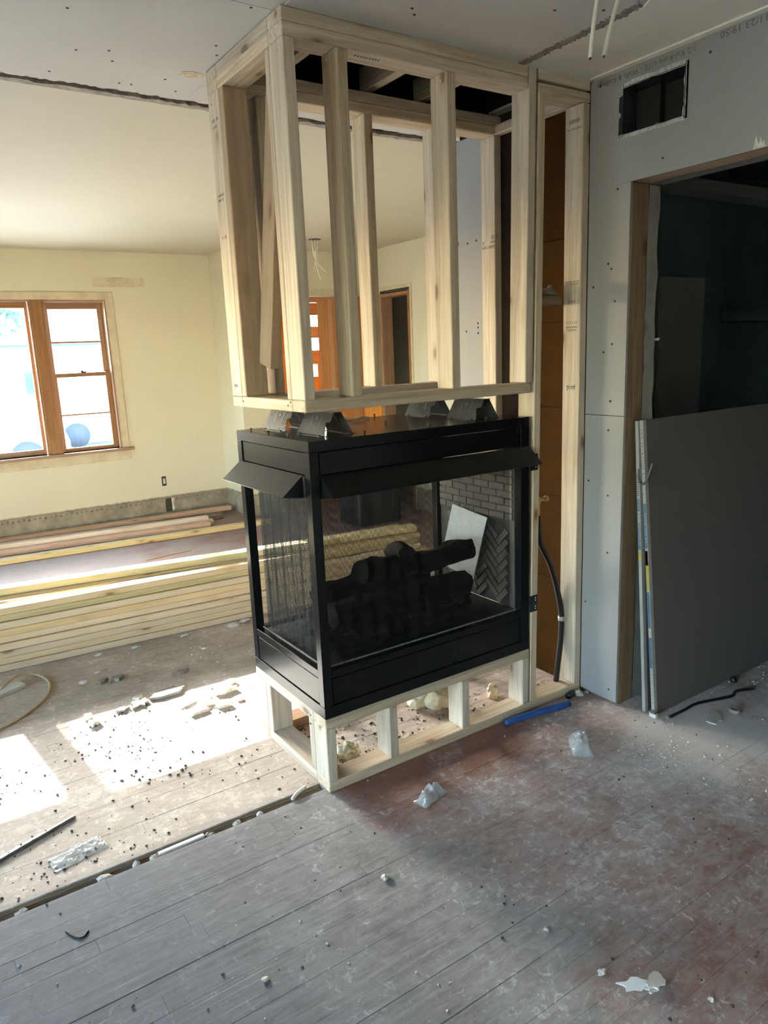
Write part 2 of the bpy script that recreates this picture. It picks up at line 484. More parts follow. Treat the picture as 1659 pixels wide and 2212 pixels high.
def tube(name, pts, r, mat, parent=None, seg=8, sub=8, mw=None, radii=None):
    P = spline(pts, sub) if sub else [Vector(p) for p in pts]
    bm = bmesh.new()
    rings = []
    prev = None
    for i, p in enumerate(P):
        tg = (P[min(i + 1, len(P) - 1)] - P[max(i - 1, 0)]).normalized()
        a = prev if prev is not None else (Vector((0, 0, 1)) if abs(tg.z) < 0.9 else Vector((1, 0, 0)))
        u = (a - tg * a.dot(tg)).normalized()
        prev = u
        w = tg.cross(u)
        rr = r if radii is None else radii(i / (len(P) - 1))
        rings.append([bm.verts.new(p + rr * (u * math.cos(2 * math.pi * k / seg) + w * math.sin(2 * math.pi * k / seg))) for k in range(seg)])
    for a, b in zip(rings, rings[1:]):
        for k in range(seg):
            bm.faces.new((a[k], a[(k + 1) % seg], b[(k + 1) % seg], b[k]))
    bm.faces.new(rings[0][::-1]); bm.faces.new(rings[-1])
    return mesh_obj(name, bm, mat, parent, mw, smooth=True)

def cyl(name, p0, p1, r, mat, parent=None, seg=12):
    return tube(name, [p0, p1], r, mat, parent, seg, 0)

def lump(name, loc, size, mat, seed, parent=None, rough=0.35, sub=2, freq=2.2, flat=True, rz=0.0):
    """irregular solid: an icosphere pushed by noise, resting on its base"""
    bm = bmesh.new()
    bmesh.ops.create_icosphere(bm, subdivisions=sub, radius=0.5)
    for v in bm.verts:
        n = mnoise.noise(v.co * freq + Vector((seed * 3.7, seed * 1.3, seed)))
        n2 = mnoise.noise(v.co * freq * 2.7 + Vector((seed, 9, seed * 2.1)))
        v.co *= 1 + rough * (n * 1.5 + n2 * 0.6)
    for v in bm.verts:
        if flat and v.co.z < -0.28: v.co.z = -0.28
        v.co = Vector((v.co.x * size[0], v.co.y * size[1], v.co.z * size[2]))
    zmin = min(v.co.z for v in bm.verts)
    for v in bm.verts: v.co.z -= zmin
    return mesh_obj(name, bm, mat, parent, Matrix.Translation(loc) @ Matrix.Rotation(rz, 4, 'Z'), smooth=sub > 2)

def shard(name, loc, size, thick, mat, seed, parent=None, tilt=(0, 0), rz=0.0):
    """flat broken piece with a ragged outline"""
    rnd = random.Random(seed)
    n = 15
    pts = []
    for k in range(n):
        a = 2 * math.pi * k / n
        rr = 0.5 * rnd.uniform(0.5, 1.12)
        pts.append((size[0] * rr * math.cos(a), size[1] * rr * math.sin(a)))
    mw = Matrix.Translation(loc) @ Matrix.Rotation(rz, 4, 'Z') @ Matrix.Rotation(tilt[0], 4, 'X') @ Matrix.Rotation(tilt[1], 4, 'Y')
    return poly_slab(name, pts, 0, thick, mat, parent, mw)

def text(body, origin, right, up, size, mat, parent, name='lettering', depth=0.0003, bold=0.0, wide=None):
    cu = bpy.data.curves.new('txt', 'FONT')
    cu.body = body; cu.size = size; cu.resolution_u = 2; cu.extrude = depth
    cu.offset = bold
    tmp = bpy.data.objects.new('txt', cu)
    C.objects.link(tmp)
    dg = bpy.context.evaluated_depsgraph_get()
    me = bpy.data.meshes.new_from_object(tmp.evaluated_get(dg))
    bpy.data.objects.remove(tmp)
    me.materials.clear(); me.materials.append(MAT[mat])
    xs = [v.co.x for v in me.vertices]
    s = 1.0 if wide is None else wide / (max(xs) - min(xs))
    x = Vector(right).normalized(); y = Vector(up).normalized(); z = x.cross(y)
    o = bpy.data.objects.new(name, me)
    mw = Matrix.Translation(origin) @ Matrix((x, y, z)).transposed().to_4x4() @ Matrix.Diagonal((s, 1, 1, 1))
    return link(o, mw, parent)

def dot(loc, normal, r, mat, parent, name='screw'):
    n = Vector(normal).normalized()
    p = Vector(loc)
    return cyl(name, p - n * 0.001, p + n * 0.0012, r, mat, parent, 8)

def ragged(a, b, n, amp, seed, axis='y'):
    """points of a ragged line from a to b"""
    rnd = random.Random(seed)
    out = []
    for k in range(n + 1):
        t = k / n
        x = a[0] + (b[0] - a[0]) * t; y = a[1] + (b[1] - a[1]) * t
        j = rnd.uniform(-amp, amp) if 0 < k < n else 0
        out.append((x, y + j) if axis == 'y' else (x + j, y))
    return out

H = 2.4684          # ceiling height
XW = 1.2865         # face of the wall on the right
XL, YB, YN = -6.2, 4.95, -4.4

# ================================================================== THE SETTING
# ---- floor: dark subfloor with strip boards running along X
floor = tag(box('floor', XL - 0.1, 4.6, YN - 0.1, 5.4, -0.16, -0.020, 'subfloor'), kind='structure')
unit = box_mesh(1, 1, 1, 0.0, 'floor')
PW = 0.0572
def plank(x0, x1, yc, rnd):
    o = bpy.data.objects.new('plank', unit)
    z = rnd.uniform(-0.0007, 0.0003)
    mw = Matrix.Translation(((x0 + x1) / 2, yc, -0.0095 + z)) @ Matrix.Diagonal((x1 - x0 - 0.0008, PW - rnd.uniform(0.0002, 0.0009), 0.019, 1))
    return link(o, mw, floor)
rest = bmesh.new()
def plank_rest(x0, x1, yc, rnd):
    g = bmesh.ops.create_cube(rest, size=1.0)['verts']
    for v in g:
        v.co = Vector(((x0 + x1) / 2 + v.co.x * (x1 - x0 - 0.0012), yc + v.co.y * (PW - 0.0013), -0.0096 + v.co.z * 0.019))
rnd = random.Random(3)
def lay(y_first, sign, nrows, near):
    for i in range(nrows):
        yc = y_first + sign * (i + 0.5) * PW
        x = XL + rnd.uniform(-1.2, 0)
        while x < 3.3:
            L = rnd.uniform(1.0, 2.1)
            x0, x1 = max(x, XL), min(x + L, 3.4)
            if x1 - x0 > 0.05:
                seen = near(yc) and x1 > -1.12 - max(0, (yc - 1)) * 0 and x0 < (2.35 if yc < 0 else 1.3)
                (plank if seen else plank_rest)(x0, x1, yc, rnd)
            x += L
GAP0, GAP1 = 0.036, 0.078
lay(GAP0, -1, 70, lambda y: y > -1.45)
lay(GAP1, 1, 85, lambda y: y < 2.0)
o = mesh_obj('plank_rows', rest, 'floor', floor); o['kind'] = 'stuff'
# inside the base the old slot is boarded over
box('plank', 0.0, 1.28, GAP0 + 0.001, GAP1 - 0.001, -0.019, -0.001, 'floor', floor)
# edge strips showing in the slot left by the removed wall
box('slot_strip', -3.0, -0.004, GAP1 - 0.014, GAP1 - 0.003, -0.019, -0.0045, 'pine_old', floor, 0.001)
box('slot_strip', -3.0, -0.004, GAP1 - 0.022, GAP1 - 0.0145, -0.019, -0.010, 'pine_old', floor, 0.001)

# ---- ceiling of the near room (drywall sheets) around the open chase
ceil = tag(poly_slab('ceiling', [(XL, 0.0475), (0.03, 0.0475), (0.03, 0.878)] + ragged((0.03, 0.878), (-1.6, 0.884), 110, 0.009, 5)[1:] + [(XL, 0.884)], H, H + 0.016, 'ceiling_near'), kind='structure')
poly_slab('ceiling_sheet', [(XL, YN), (XW + 0.02, YN), (XW + 0.02, 0.045), (XL, 0.045)], H, H + 0.016, 'ceiling_near', ceil)
poly_slab('ceiling_sheet', [(0.0305, 0.545), (1.44, 0.545)] + ragged((1.44, 0.862), (0.0305, 0.878), 46, 0.009, 6), H, H + 0.016, 'ceiling_near', ceil)
poly_slab('ceiling_sheet', [(XW - 0.02, 0.046), (1.44, 0.046), (1.44, 0.544), (XW - 0.02, 0.544)], H + 0.02, H + 0.03, 'ceiling_near', ceil)
poly_slab('ceiling_sheet', [(1.40, YN), (4.4, YN), (4.4, 0.79), (1.40, 0.79)], H + 0.001, H + 0.017, 'teal', ceil)
# grey sheet over the chase front, and the lighter plaster layer past its torn edge
tornx = ragged((0.925, 0.0), (0.918, -0.49), 60, 0.008, 8, 'x')
grey_out = [(0.012, -0.004)] + tornx[:] + [(0.86, -0.53), (0.6, -0.56), (0.35, -0.60), (0.10, -0.62), (0.0, -0.3)]
poly_slab('grey_sheet', grey_out, H - 0.0035, H - 0.0002, 'ceiling_grey', ceil)
poly_slab('plaster_layer', [(XW - 0.0005, 0.0), (0.955, 0.0)] + [(x + 0.022, y) for x, y in tornx] + [(0.90, -0.56), (0.6, -0.60), (0.2, -0.68), (-0.4, -0.9), (-0.4, YN + 0.01), (XW - 0.0005, YN + 0.01)], H - 0.006, H - 0.0001, 'ceiling_plaster', ceil)
poly_slab('torn_strip', [(x - 0.006 - abs(0.010 * math.sin(i * 1.7)), y) for i, (x, y) in enumerate(tornx)] + [(x + 0.02 + 0.008 * math.sin(i * 2.3), y) for i, (x, y) in enumerate(tornx)][::-1], H - 0.0055, H - 0.0005, 'torn', ceil)
poly_slab('corner_bead', [(XW - 0.028, -0.02), (XW - 0.0002, -0.02), (XW - 0.0002, YN + 0.02), (XW - 0.028, YN + 0.02)], H - 0.012, H - 0.006, 'ceiling_plaster', ceil)
# seam left by the removed wall: dark recess with ragged plaster lips
box('seam_backing', XL, 2.98, 0.80, 1.06, H + 0.017, H + 0.03, 'crack', ceil)
poly_slab('seam_lip', [(XL, 0.888)] + ragged((-1.6, 0.888), (1.44, 0.872), 160, 0.006, 31) + ragged((1.44, 0.897), (-1.6, 0.914), 160, 0.012, 32) + [(XL, 0.914)], H + 0.008, H + 0.016, 'crack', ceil)
poly_slab('seam_lip', [(XL, 0.925)] + ragged((-1.6, 0.925), (3.0, 0.905), 190, 0.011, 33) + ragged((3.0, 0.95), (-1.6, 0.955), 150, 0.005, 34) + [(XL, 0.955)], H - 0.001, H + 0.012, 'torn', ceil)
for i, (sx, sy) in enumerate(((-0.33, 0.54), (-0.30, 0.62), (-0.42, 0.58), (-0.46, 0.80), (-0.23, 0.805), (-0.19, 0.80), (-0.03, 0.80), (-0.05, 0.35), (-0.02, 0.42), (-0.5, 0.3), (-0.1, 0.70), (0.34, -0.16), (0.37, -0.13), (0.34, -0.30), (0.40, -0.30), (0.72, -0.35), (-0.06, 0.06), (0.85, -0.42))):
    dot((sx, sy, H - (0.0036 if sx > 0.02 and sy < 0 else 0.0)), (0, 0, -1), 0.0045, 'screw', ceil)
poly_slab('water_stain', [(-0.035 + 0.040 * math.cos(a * 0.52) * (1 + 0.2 * math.sin(a * 3)), 0.617 + 0.030 * math.sin(a * 0.52)) for a in range(12)], H - 0.0014, H - 0.0001, simple('stain', (0.50, 0.43, 0.30), 0.8, 0, 0.35, 60), ceil)

ceil2 = tag(poly_slab('ceiling', [(XL, 0.948)] + ragged((-1.6, 0.948), (3.05, 0.935), 190, 0.007, 11) + [(3.05, YB + 0.02), (XL, YB + 0.02)], H, H + 0.02, 'cream_ceiling'), kind='structure')
cutc = (2.165, 3.75)
poly_slab('light_hole', [(cutc[0] + 0.055 * math.cos(a * math.pi / 8), cutc[1] + 0.055 * math.sin(a * math.pi / 8)) for a in range(16)], H - 0.002, H + 0.0, 'switchbox', ceil2)
# unseen roof slab over everything keeps the roof space dark
roof = tag(box('roof_slab', XL - 0.1, 4.6, YN - 0.1, 5.12, 2.95, 3.05, 'attic_wood'), kind='structure')

# ---- outer walls
wl = tag(empty('wall_left', (XL, 0, 0)), kind='structure')
def wall_with_holes(parent, fixed, along, thick, z1, holes, mat):
    """fixed: ('x', value, outward) ; along: (a0, a1); holes: list of (a0, a1, z0, z1)"""
    ax, v, s = fixed
    lo, hi = (v, v + s * thick) if s > 0 else (v + s * thick, v)
    def bx(a0, a1, z0, z1_):
        if a1 - a0 < 1e-4 or z1_ - z0 < 1e-4: return
        if ax == 'x': box('wall_section', lo, hi, a0, a1, z0, z1_, mat, parent)
        else: box('wall_section', a0, a1, lo, hi, z0, z1_, mat, parent)
    a = along[0]
    for h0, h1, z0, z1h in sorted(holes):
        bx(a, h0, -0.05, z1)
        bx(h0, h1, -0.05, z0); bx(h0, h1, z1h, z1)
        a = h1
    bx(a, along[1], -0.05, z1)
wall_with_holes(wl, ('x', XL, -1), (YN - 0.1, 5.1), 0.1, 2.95, [(-3.6, -0.3, 0.45, 2.15), (1.6, 3.7, 0.75, 2.05)], 'cream_wall')
wn_ = tag(empty('wall_near', (0, YN, 0)), kind='structure')
wall_with_holes(wn_, ('y', YN, -1), (XL, 4.5), 0.1, 2.95, [], 'cream_wall')
wb = tag(empty('wall_back', (0, YB, 0)), kind='structure')
WX0, WX1, WZ0, WZ1 = -1.695, 0.665, 0.735, 2.062
wall_with_holes(wb, ('y', YB, 1), (XL, 1.66), 0.15, 2.95, [(WX0, WX1, WZ0, WZ1)], 'cream_wall')
wj = tag(empty('wall_jog', (1.66, 4.4, 0)), kind='structure')
box('wall_section', 1.66, 2.06, 4.4, 5.1, -0.05, 2.95, 'cream_wall', wj)
wh = tag(empty('wall_hall', (2.5, 4.4, 0)), kind='structure')
box('wall_section', 2.06, 3.03, 4.4, 4.5, 2.055, 2.95, 'cream_wall', wh)
box('head_casing', 2.06, 3.03, 4.388, 4.4, 2.055, 2.115, 'casing', wh)
wc = tag(empty('wall_far_right', (3.03, 3, 0)), kind='structure')
wall_with_holes(wc, ('x', 3.03, 1), (0.80, 4.4), 0.11, 2.95, [(3.575, 4.075, 0.0, 2.075)], 'cream_wall')
wp = tag(empty('wall_partition', (2.2, 0.8, 0)), kind='structure')
box('wall_section', 1.44, 4.5, 0.80, 0.88, -0.05, 2.95, 'cream_wall', wp)
wfr = tag(empty('wall_outer_right', (4.5, 0, 0)), kind='structure')
box('wall_section', 4.4, 4.5, YN, 5.2, -0.05, 2.95, 'teal', wfr)
we = tag(empty('wall_entry', (2.9, 5.1, 0)), kind='structure')
EX0, EX1 = 2.50, 3.30
wall_with_holes(we, ('y', 5.10, 1), (2.06, 4.4), 0.10, 2.95, [(EX0, EX1, 0.0, 2.05)], 'doorwood')
box('wall_section', 3.14, 4.4, 4.3, 4.4, -0.05, 2.95, 'greywall', we)

# wall patch, scars, old switch and outlet boxes on the window wall
pt = tag(box('wall_patch', 0.583, 1.032, YB - 0.004, YB - 0.0003, 2.168, 2.248, 'casing', wb))
for i, (x, z) in enumerate(((0.72, 2.225), (0.99, 2.19), (1.01, 2.215), (1.005, 2.235))):
    dot((x, YB - 0.0045, z), (0, -1, 0), 0.004, 'plaster_dark', wb)
for k in range(46):      # row of glue scallops under the paint edge
    x = -0.42 + k * 0.044
    if 0.98 < x < 1.10: continue
    cyl('glue_scallop', (x, YB - 0.0016, 0.184 + 0.004 * math.sin(k * 2.1)), (x, YB - 0.0001, 0.184 + 0.004 * math.sin(k * 2.1)), 0.012, 'plaster_dark', wb, 8)
sw = tag(empty('outlet_box', (1.02, YB, 0.33)), label='small open outlet box in the cream wall right of the window', cat='outlet')
box('box', 0.999, 1.041, YB - 0.004, YB - 0.001, 0.325, 0.417, 'switchbox', sw)
box('receptacle', 1.010, 1.030, YB - 0.009, YB - 0.004, 0.345, 0.397, 'plaster', sw)
ob = tag(empty('vent_hole', (1.04, YB, 0.07)), label='dark rectangular hole broken through the scarred strip above the floor', cat='hole')
shard_pts = [(-0.03, -0.065), (0.028, -0.068), (0.033, 0.0), (0.03, 0.064), (-0.022, 0.062), (-0.03, 0.02)]
poly_slab('opening', shard_pts, 0, 0.003, 'switchbox', ob, Matrix.Translation((1.042, YB - 0.0005, 0.135)) @ Matrix.Rotation(math.pi / 2, 4, 'X'))
poly_slab('torn_edge', [(-0.012, -0.07), (0.012, -0.05), (0.006, 0.0), (0.014, 0.06), (-0.012, 0.066)], 0, 0.004, 'gypsum', ob, Matrix.Translation((1.086, YB - 0.0004, 0.135)) @ Matrix.Rotation(math.pi / 2, 4, 'X'))

# ---- triple window in the back wall
win = tag(empty('window_1', ((WX0 + WX1) / 2, YB, WZ0)), kind='structure')
def wbx(n, x0, x1, y0, y1, z0, z1, mat='oak', b=0.002, par=None): return box(n, x0, x1, y0, y1, z0, z1, mat, par or win, b)
wbx('casing', WX1 - 0.004, WX1 + 0.068, YB - 0.014, YB - 0.0005, WZ0, WZ1 + 0.06, 'casing')
wbx('casing', WX0 - 0.068, WX0 + 0.004, YB - 0.014, YB - 0.0005, WZ0, WZ1 + 0.06, 'casing')
wbx('casing', WX0 + 0.004, WX1 - 0.004, YB - 0.013, YB - 0.0005, WZ1 - 0.004, WZ1 + 0.06, 'casing')
wbx('stop', WX1 - 0.016, WX1 - 0.002, YB - 0.02, YB + 0.02, WZ0, WZ1 - 0.004, 'oak')
wbx('jamb', WX1 - 0.014, WX1 - 0.001, YB + 0.021, YB + 0.149, WZ0, WZ1, 'oak')
wbx('jamb', WX0 + 0.001, WX0 + 0.014, YB + 0.0, YB + 0.149, WZ0, WZ1, 'oak')
wbx('jamb', WX0, WX1, YB + 0.0, YB + 0.149, WZ1 - 0.02, WZ1 - 0.0005, 'oak')
wbx('stool', WX0 - 0.10, WX1 + 0.102, YB - 0.055, YB + 0.10, WZ0 - 0.024, WZ0, 'oak', 0.004)
wbx('apron', WX0 - 0.07, WX1 + 0.072, YB - 0.012, YB - 0.0005, 0.625, WZ0 - 0.025, 'casing')
MUL = ((-1.195, -1.09), (0.043, 0.148))
for a, b in MUL:
    wbx('mullion', a, b, YB - 0.018, YB + 0.10, WZ0, WZ1 - 0.005, 'oak', 0.003)
    wbx('mullion_bead', a - 0.012, a - 0.0005, YB - 0.006, YB + 0.03, WZ0, WZ1 - 0.02, 'oak')
    wbx('mullion_bead', b + 0.0005, b + 0.012, YB - 0.006, YB + 0.03, WZ0, WZ1 - 0.02, 'oak')
def sash(x0, x1, z0, z1, y, gx0, gx1, gz0, gz1, bars=()):
    s = wbx('sash', x0, gx0, y, y + 0.035, z0, z1)
    wbx('stile', gx1, x1, y, y + 0.035, z0, z1, par=s)
    wbx('rail', gx0, gx1, y, y + 0.034, z0, gz0, par=s)
    wbx('rail', gx0, gx1, y, y + 0.034, gz1, z1, par=s)
    zs = [gz0] + list(bars) + [gz1]
    for a, b in zip(zs, zs[1:]):
        wbx('pane', gx0 - 0.004, gx1 + 0.004, y + 0.016, y + 0.019, a, b, 'glass', 0, par=s)
    for z in bars:
        wbx('muntin', gx0, gx1, y + 0.006, y + 0.03, z - 0.007, z + 0.007, par=s)
    return s
sash(-1.077, 0.030, 0.738, 2.04, YB + 0.045, -1.045, 0.002, 0.785, 1.992)
for x0, x1, g0, g1 in ((0.161, 0.652, 0.192, 0.605), (-1.682, -1.208, -1.636, -1.24)):
    sash(x0, x1, 1.398, 2.04, YB + 0.085, g0, g1, 1.432, 1.985, (1.70,))
    lo = sash(x0, x1, 0.738, 1.432, YB + 0.045, g0, g1, 0.770, 1.398, (1.065,))
    if x0 > 0:
        wbx('sash_lock', 0.40, 0.445, YB + 0.05, YB + 0.075, 1.432, 1.442, 'screw', 0.002, par=lo)
        wbx('lock_lever', 0.395, 0.42, YB + 0.052, YB + 0.06, 1.442, 1.450, 'screw', 0.001, par=lo)

# windows out of frame that light the rooms: left wall of the far room, left wall of the near room
def plain_window(name, ax, v, a0, a1, z0, z1, bars):
    w2 = tag(empty(name, ((v, (a0 + a1) / 2, z0) if ax == 'x' else ((a0 + a1) / 2, v, z0))), kind='structure')
    def b2(n, d0, d1, p0, p1, q0, q1, mat):
        if ax == 'x': box(n, v + d0, v + d1, p0, p1, q0, q1, mat, w2)
        else: box(n, p0, p1, v + d0, v + d1, q0, q1, mat, w2)
    for p0, p1, q0, q1 in [(a0, a0 + 0.06, z0, z1), (a1 - 0.06, a1, z0, z1), (a0 + 0.06, a1 - 0.06, z0, z0 + 0.06), (a0 + 0.06, a1 - 0.06, z1 - 0.06, z1)] + [(c - 0.04, c + 0.04, z0 + 0.06, z1 - 0.06) for c in bars]:
        b2('frame', -0.08, -0.03, p0, p1, q0, q1, 'oak')
    b2('pane', -0.057, -0.053, a0 + 0.05, a1 - 0.05, z0 + 0.05, z1 - 0.05, 'glass')
plain_window('window_2', 'x', XL, 1.6, 3.7, 0.75, 2.05, (2.65,))
plain_window('window_3', 'x', XL, -3.6, -0.3, 0.45, 2.15, (-2.5, -1.4))

# ---- right wall: drywall faces, vent duct, doorway
wr = tag(empty('wall_right', (XW, -0.1, 0)), kind='structure')
DH, DJ = 2.076, -0.193       # head of the opening, its jamb
YD = -1.55
T = 0.0127
VY0, VY1, VZ0, VZ1 = -0.412, -0.150, 2.232, 2.408
box('drywall_panel', XW, XW + T, DJ, 0.0, 0.012, 1.222, 'drywall', wr, 0.0008)
box('drywall_panel', XW, XW + T, DJ, 0.0, 1.2245, DH, 'drywall', wr, 0.0008)
for a0, a1, z0, z1 in ((VY1, -0.0, DH, H - 0.001), (VY0, VY1, DH, VZ0), (VY0, VY1, VZ1, H - 0.001), (YD, VY0, DH, H - 0.001)):
    box('drywall_panel', XW, XW + T, a0, a1, z0, z1, 'drywall', wr)
box('drywall_panel', XW, XW + T, YN, YD, 0.012, H - 0.001, 'drywall', wr)
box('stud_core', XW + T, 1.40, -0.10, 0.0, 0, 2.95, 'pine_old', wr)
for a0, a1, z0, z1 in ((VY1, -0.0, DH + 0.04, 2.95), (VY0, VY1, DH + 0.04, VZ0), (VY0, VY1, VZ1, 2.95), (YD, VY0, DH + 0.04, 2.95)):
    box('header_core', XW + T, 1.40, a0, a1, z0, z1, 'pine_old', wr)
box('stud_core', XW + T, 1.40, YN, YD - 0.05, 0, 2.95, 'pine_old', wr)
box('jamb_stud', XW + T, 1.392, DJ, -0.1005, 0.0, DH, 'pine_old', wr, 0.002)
box('header', XW + T, 1.392, YD, DJ, DH + 0.001, DH + 0.04, 'pine_red', wr, 0.002)
box('jamb_stud', XW + T, 1.392, YD - 0.05, YD, 0.0, DH, 'pine_old', wr, 0.002)
# crumbling old plaster on the far side of the jamb
zz = ragged((1.398, 0.0), (1.398, DH - 0.002), 40, 0.005, 21, 'x')
zf = ragged((1.462, DH - 0.002), (1.462, 0.0), 26, 0.006, 22, 'x')
poly_slab('old_plaster', [(x, z) for x, z in zz + zf], 0.0, 0.10, 'old_plaster', wr, Matrix.Translation((0, DJ + 0.003, 0)) @ Matrix.Rotation(math.pi / 2, 4, 'X') @ Matrix.Translation((0, 0, -0.10)))
zh = ragged((YD, 1.398), (DJ, 1.398), 60, 0.006, 23)
poly_slab('old_plaster', [(y, x) for y, x in zh] + [(DJ, 1.47), (YD, 1.47)], DH + 0.002, 2.95, 'old_plaster', wr, Matrix(((0, 1, 0, 0), (1, 0, 0, 0), (0, 0, 1, 0), (0, 0, 0, 1))))
box('old_plaster', 1.401, 1.46, DJ + 0.103, 0.80, 0, 2.95, 'old_plaster', wr)
# screw heads
for y, z in ((-0.045, 2.433), (-0.135, 2.06), (-0.115, 1.78), (-0.127, 1.50), (-0.125, 1.28), (-0.087, 1.47), (-0.10, 1.80), (-0.12, 1.165), (-0.125, 0.90), (-0.13, 0.66), (-0.025, 0.95), (-0.02, 0.42), (-0.155, 0.06), (-0.325, 2.125), (-0.487, 2.405), (-0.70, 2.12), (-0.135, 1.66), (-0.03, 1.72)):
    dot((XW, y, z), (-1, 0, 0), 0.0042, 'screw', wr)
# printing on the drywall (sheet hung upside down)
text('1/2 Kal-Kore LITE - Walls & Ceilings', (XW - 0.0004, -0.437, 2.443), (0, 1, 0), (0, 0, -1), 0.026, 'ink_grey', wr, wide=0.40)
text('02/11/23 19:50', (XW - 0.0004, -0.72, 2.452), (0, 1, 0), (0, 0, -1), 0.030, 'ink_grey', wr, wide=0.20)
poly_slab('plaster_smear', [(-0.02, 0), (0.02, 0), (0.014, 0.02), (0.010, 0.012), (0.004, 0.034), (-0.003, 0.01), (-0.012, 0.04), (-0.016, 0.012)], 0, 0.002, 'gypsum', wr, Matrix.Translation((XW - 0.0001, -0.672, DH + 0.002)) @ Matrix(((0, 0, -1, 0), (-1, 0, 0, 0), (0, 1, 0, 0), (0, 0, 0, 1))))
# wall cavity behind the fireplace: brown fibreboard, then a strip of grey drywall
seams = (0.0, 0.474, 0.857, 1.243, 1.60, 1.925, 2.46)
for i, (a, b) in enumerate(zip(seams, seams[1:])):
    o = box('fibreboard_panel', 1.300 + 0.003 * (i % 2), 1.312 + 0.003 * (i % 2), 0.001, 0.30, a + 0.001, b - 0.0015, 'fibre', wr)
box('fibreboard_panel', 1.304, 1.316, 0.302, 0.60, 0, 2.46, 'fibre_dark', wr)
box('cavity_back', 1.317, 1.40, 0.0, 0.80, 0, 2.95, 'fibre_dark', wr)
box('drywall_panel', XW, XW + T, 0.605, 0.800, 0.01, H - 0.03, 'drywall', wr, 0.0008)
box('corner_trim', XW - 0.001, 1.40, 0.8005, 0.812, 0.0, H - 0.02, 'gypsum', wr)
box('corner_trim', XW - 0.006, XW - 0.0005, 0.785, 0.8, 1.985, 2.0, 'strip', wr)
for y, z in ((0.72, 1.985), (0.66, 1.99), (0.655, 1.60), (0.655, 1.575), (0.655, 1.62), (0.74, 1.585)):
    dot((XW, y, z), (-1, 0, 0), 0.005, 'screw', wr)

# ---- vent duct: sheet-metal sleeve in the right wall
vd = tag(empty('vent_duct', (XW, (VY0 + VY1) / 2, VZ0)), label='open rectangular metal duct boot in the grey wall above the doorway', cat='vent')
DX = XW + 0.105
box('sleeve_side', XW - 0.004, DX, VY1 - 0.0025, VY1 - 0.0005, VZ0, VZ1, 'steel_dark', vd)
box('sleeve_side', XW - 0.004, DX, VY0 + 0.0085, VY0 + 0.0105, VZ0, VZ1, 'steel_dark', vd)
box('sleeve_top', XW - 0.004, DX, VY0 + 0.0105, VY1 - 0.0025, VZ1 - 0.012, VZ1 - 0.010, 'steel_dark', vd)
box('sleeve_bottom', XW - 0.004, DX, VY0 + 0.0105, VY1 - 0.0025, VZ0 + 0.008, VZ0 + 0.010, 'steel_dark', vd)
box('sleeve_back', DX, DX + 0.002, VY0, VY1, VZ0, VZ1, 'black_inner', vd)
box('inner_joist', DX - 0.03, DX - 0.005, VY1 - 0.10, VY1 - 0.0026, VZ0 + 0.011, VZ1 - 0.013, 'black_inner', vd)
tabrnd = random.Random(4)
def flange(n, a0, a1, horizontal, z, w):
    pts = []
    for k in range(13):
        t = k / 12
        pts.append((a0 + (a1 - a0) * t, z + tabrnd.uniform(-0.0015, 0.0015)))
    for k in range(13):
        t = 1 - k / 12
        pts.append((a0 + (a1 - a0) * t, z + w + tabrnd.uniform(-0.003, 0.003)))
    if not horizontal: pts = [(b, a) for a, b in pts]
    return poly_slab(n, pts, 0, 0.0015, 'galv', vd, Matrix.Translation((XW - 0.0015, 0, 0)) @ Matrix(((0, 0, -1, 0), (1, 0, 0, 0), (0, 1, 0, 0), (0, 0, 0, 1))))
flange('flange', VY0 + 0.006, VY1 + 0.004, True, VZ1 - 0.013, 0.017)
flange('flange', VY0 + 0.008, VY1 + 0.004, True, VZ0 - 0.006, 0.016)
flange('flange', VZ0 + 0.006, VZ1 - 0.014, False, VY0 + 0.006, 0.008)
poly_slab('flange', [(VY1 - 0.001, VZ0 + 0.012), (VY1 + 0.016, VZ0 + 0.010), (VY1 + 0.015, VZ0 + 0.065), (VY1 + 0.006, VZ0 + 0.072), (VY1 + 0.007, VZ0 + 0.082), (VY1 + 0.016, VZ0 + 0.088), (VY1 + 0.015, VZ1 - 0.04), (VY1 - 0.001, VZ1 - 0.036)], 0, 0.002, 'steel_dark', vd, Matrix.Translation((XW - 0.0015, 0, 0)) @ Matrix(((0, 0, -1, 0), (1, 0, 0, 0), (0, 1, 0, 0), (0, 0, 0, 1))))

# ---- dark room beyond the doorway
wd = tag(empty('wall_dark_room', (2.5, 0.45, 0)), kind='structure')
box('wall_section', 1.47, 2.93, 0.45, 0.52, -0.02, H + 0.02, 'teal', wd)
box('wall_section', 2.93, 4.4, 0.74, 0.79, -0.02, H + 0.02, 'teal', wd)
box('wall_section', 2.93, 2.97, 0.52, 0.74, -0.02, H + 0.02, 'teal', wd)
box('wall_panel', 2.36, 2.75, 0.44, 0.4495, 0.9, 1.83, 'greywall', wd)
box('beam', 1.47, 4.39, 0.30, 0.4395, 2.23, 2.29, 'greywall', wd, 0.004)
box('shelf_board', 3.1, 4.39, 0.55, 0.735, 1.60, 1.66, 'teal', wd)
pin = tag(cyl('door_pin', (1.475, -0.185, 1.51), (1.475, -0.203, 1.512), 0.0055, 'galv'), label='tiny bright metal pin on the dark side of the doorway jamb', cat='pin')

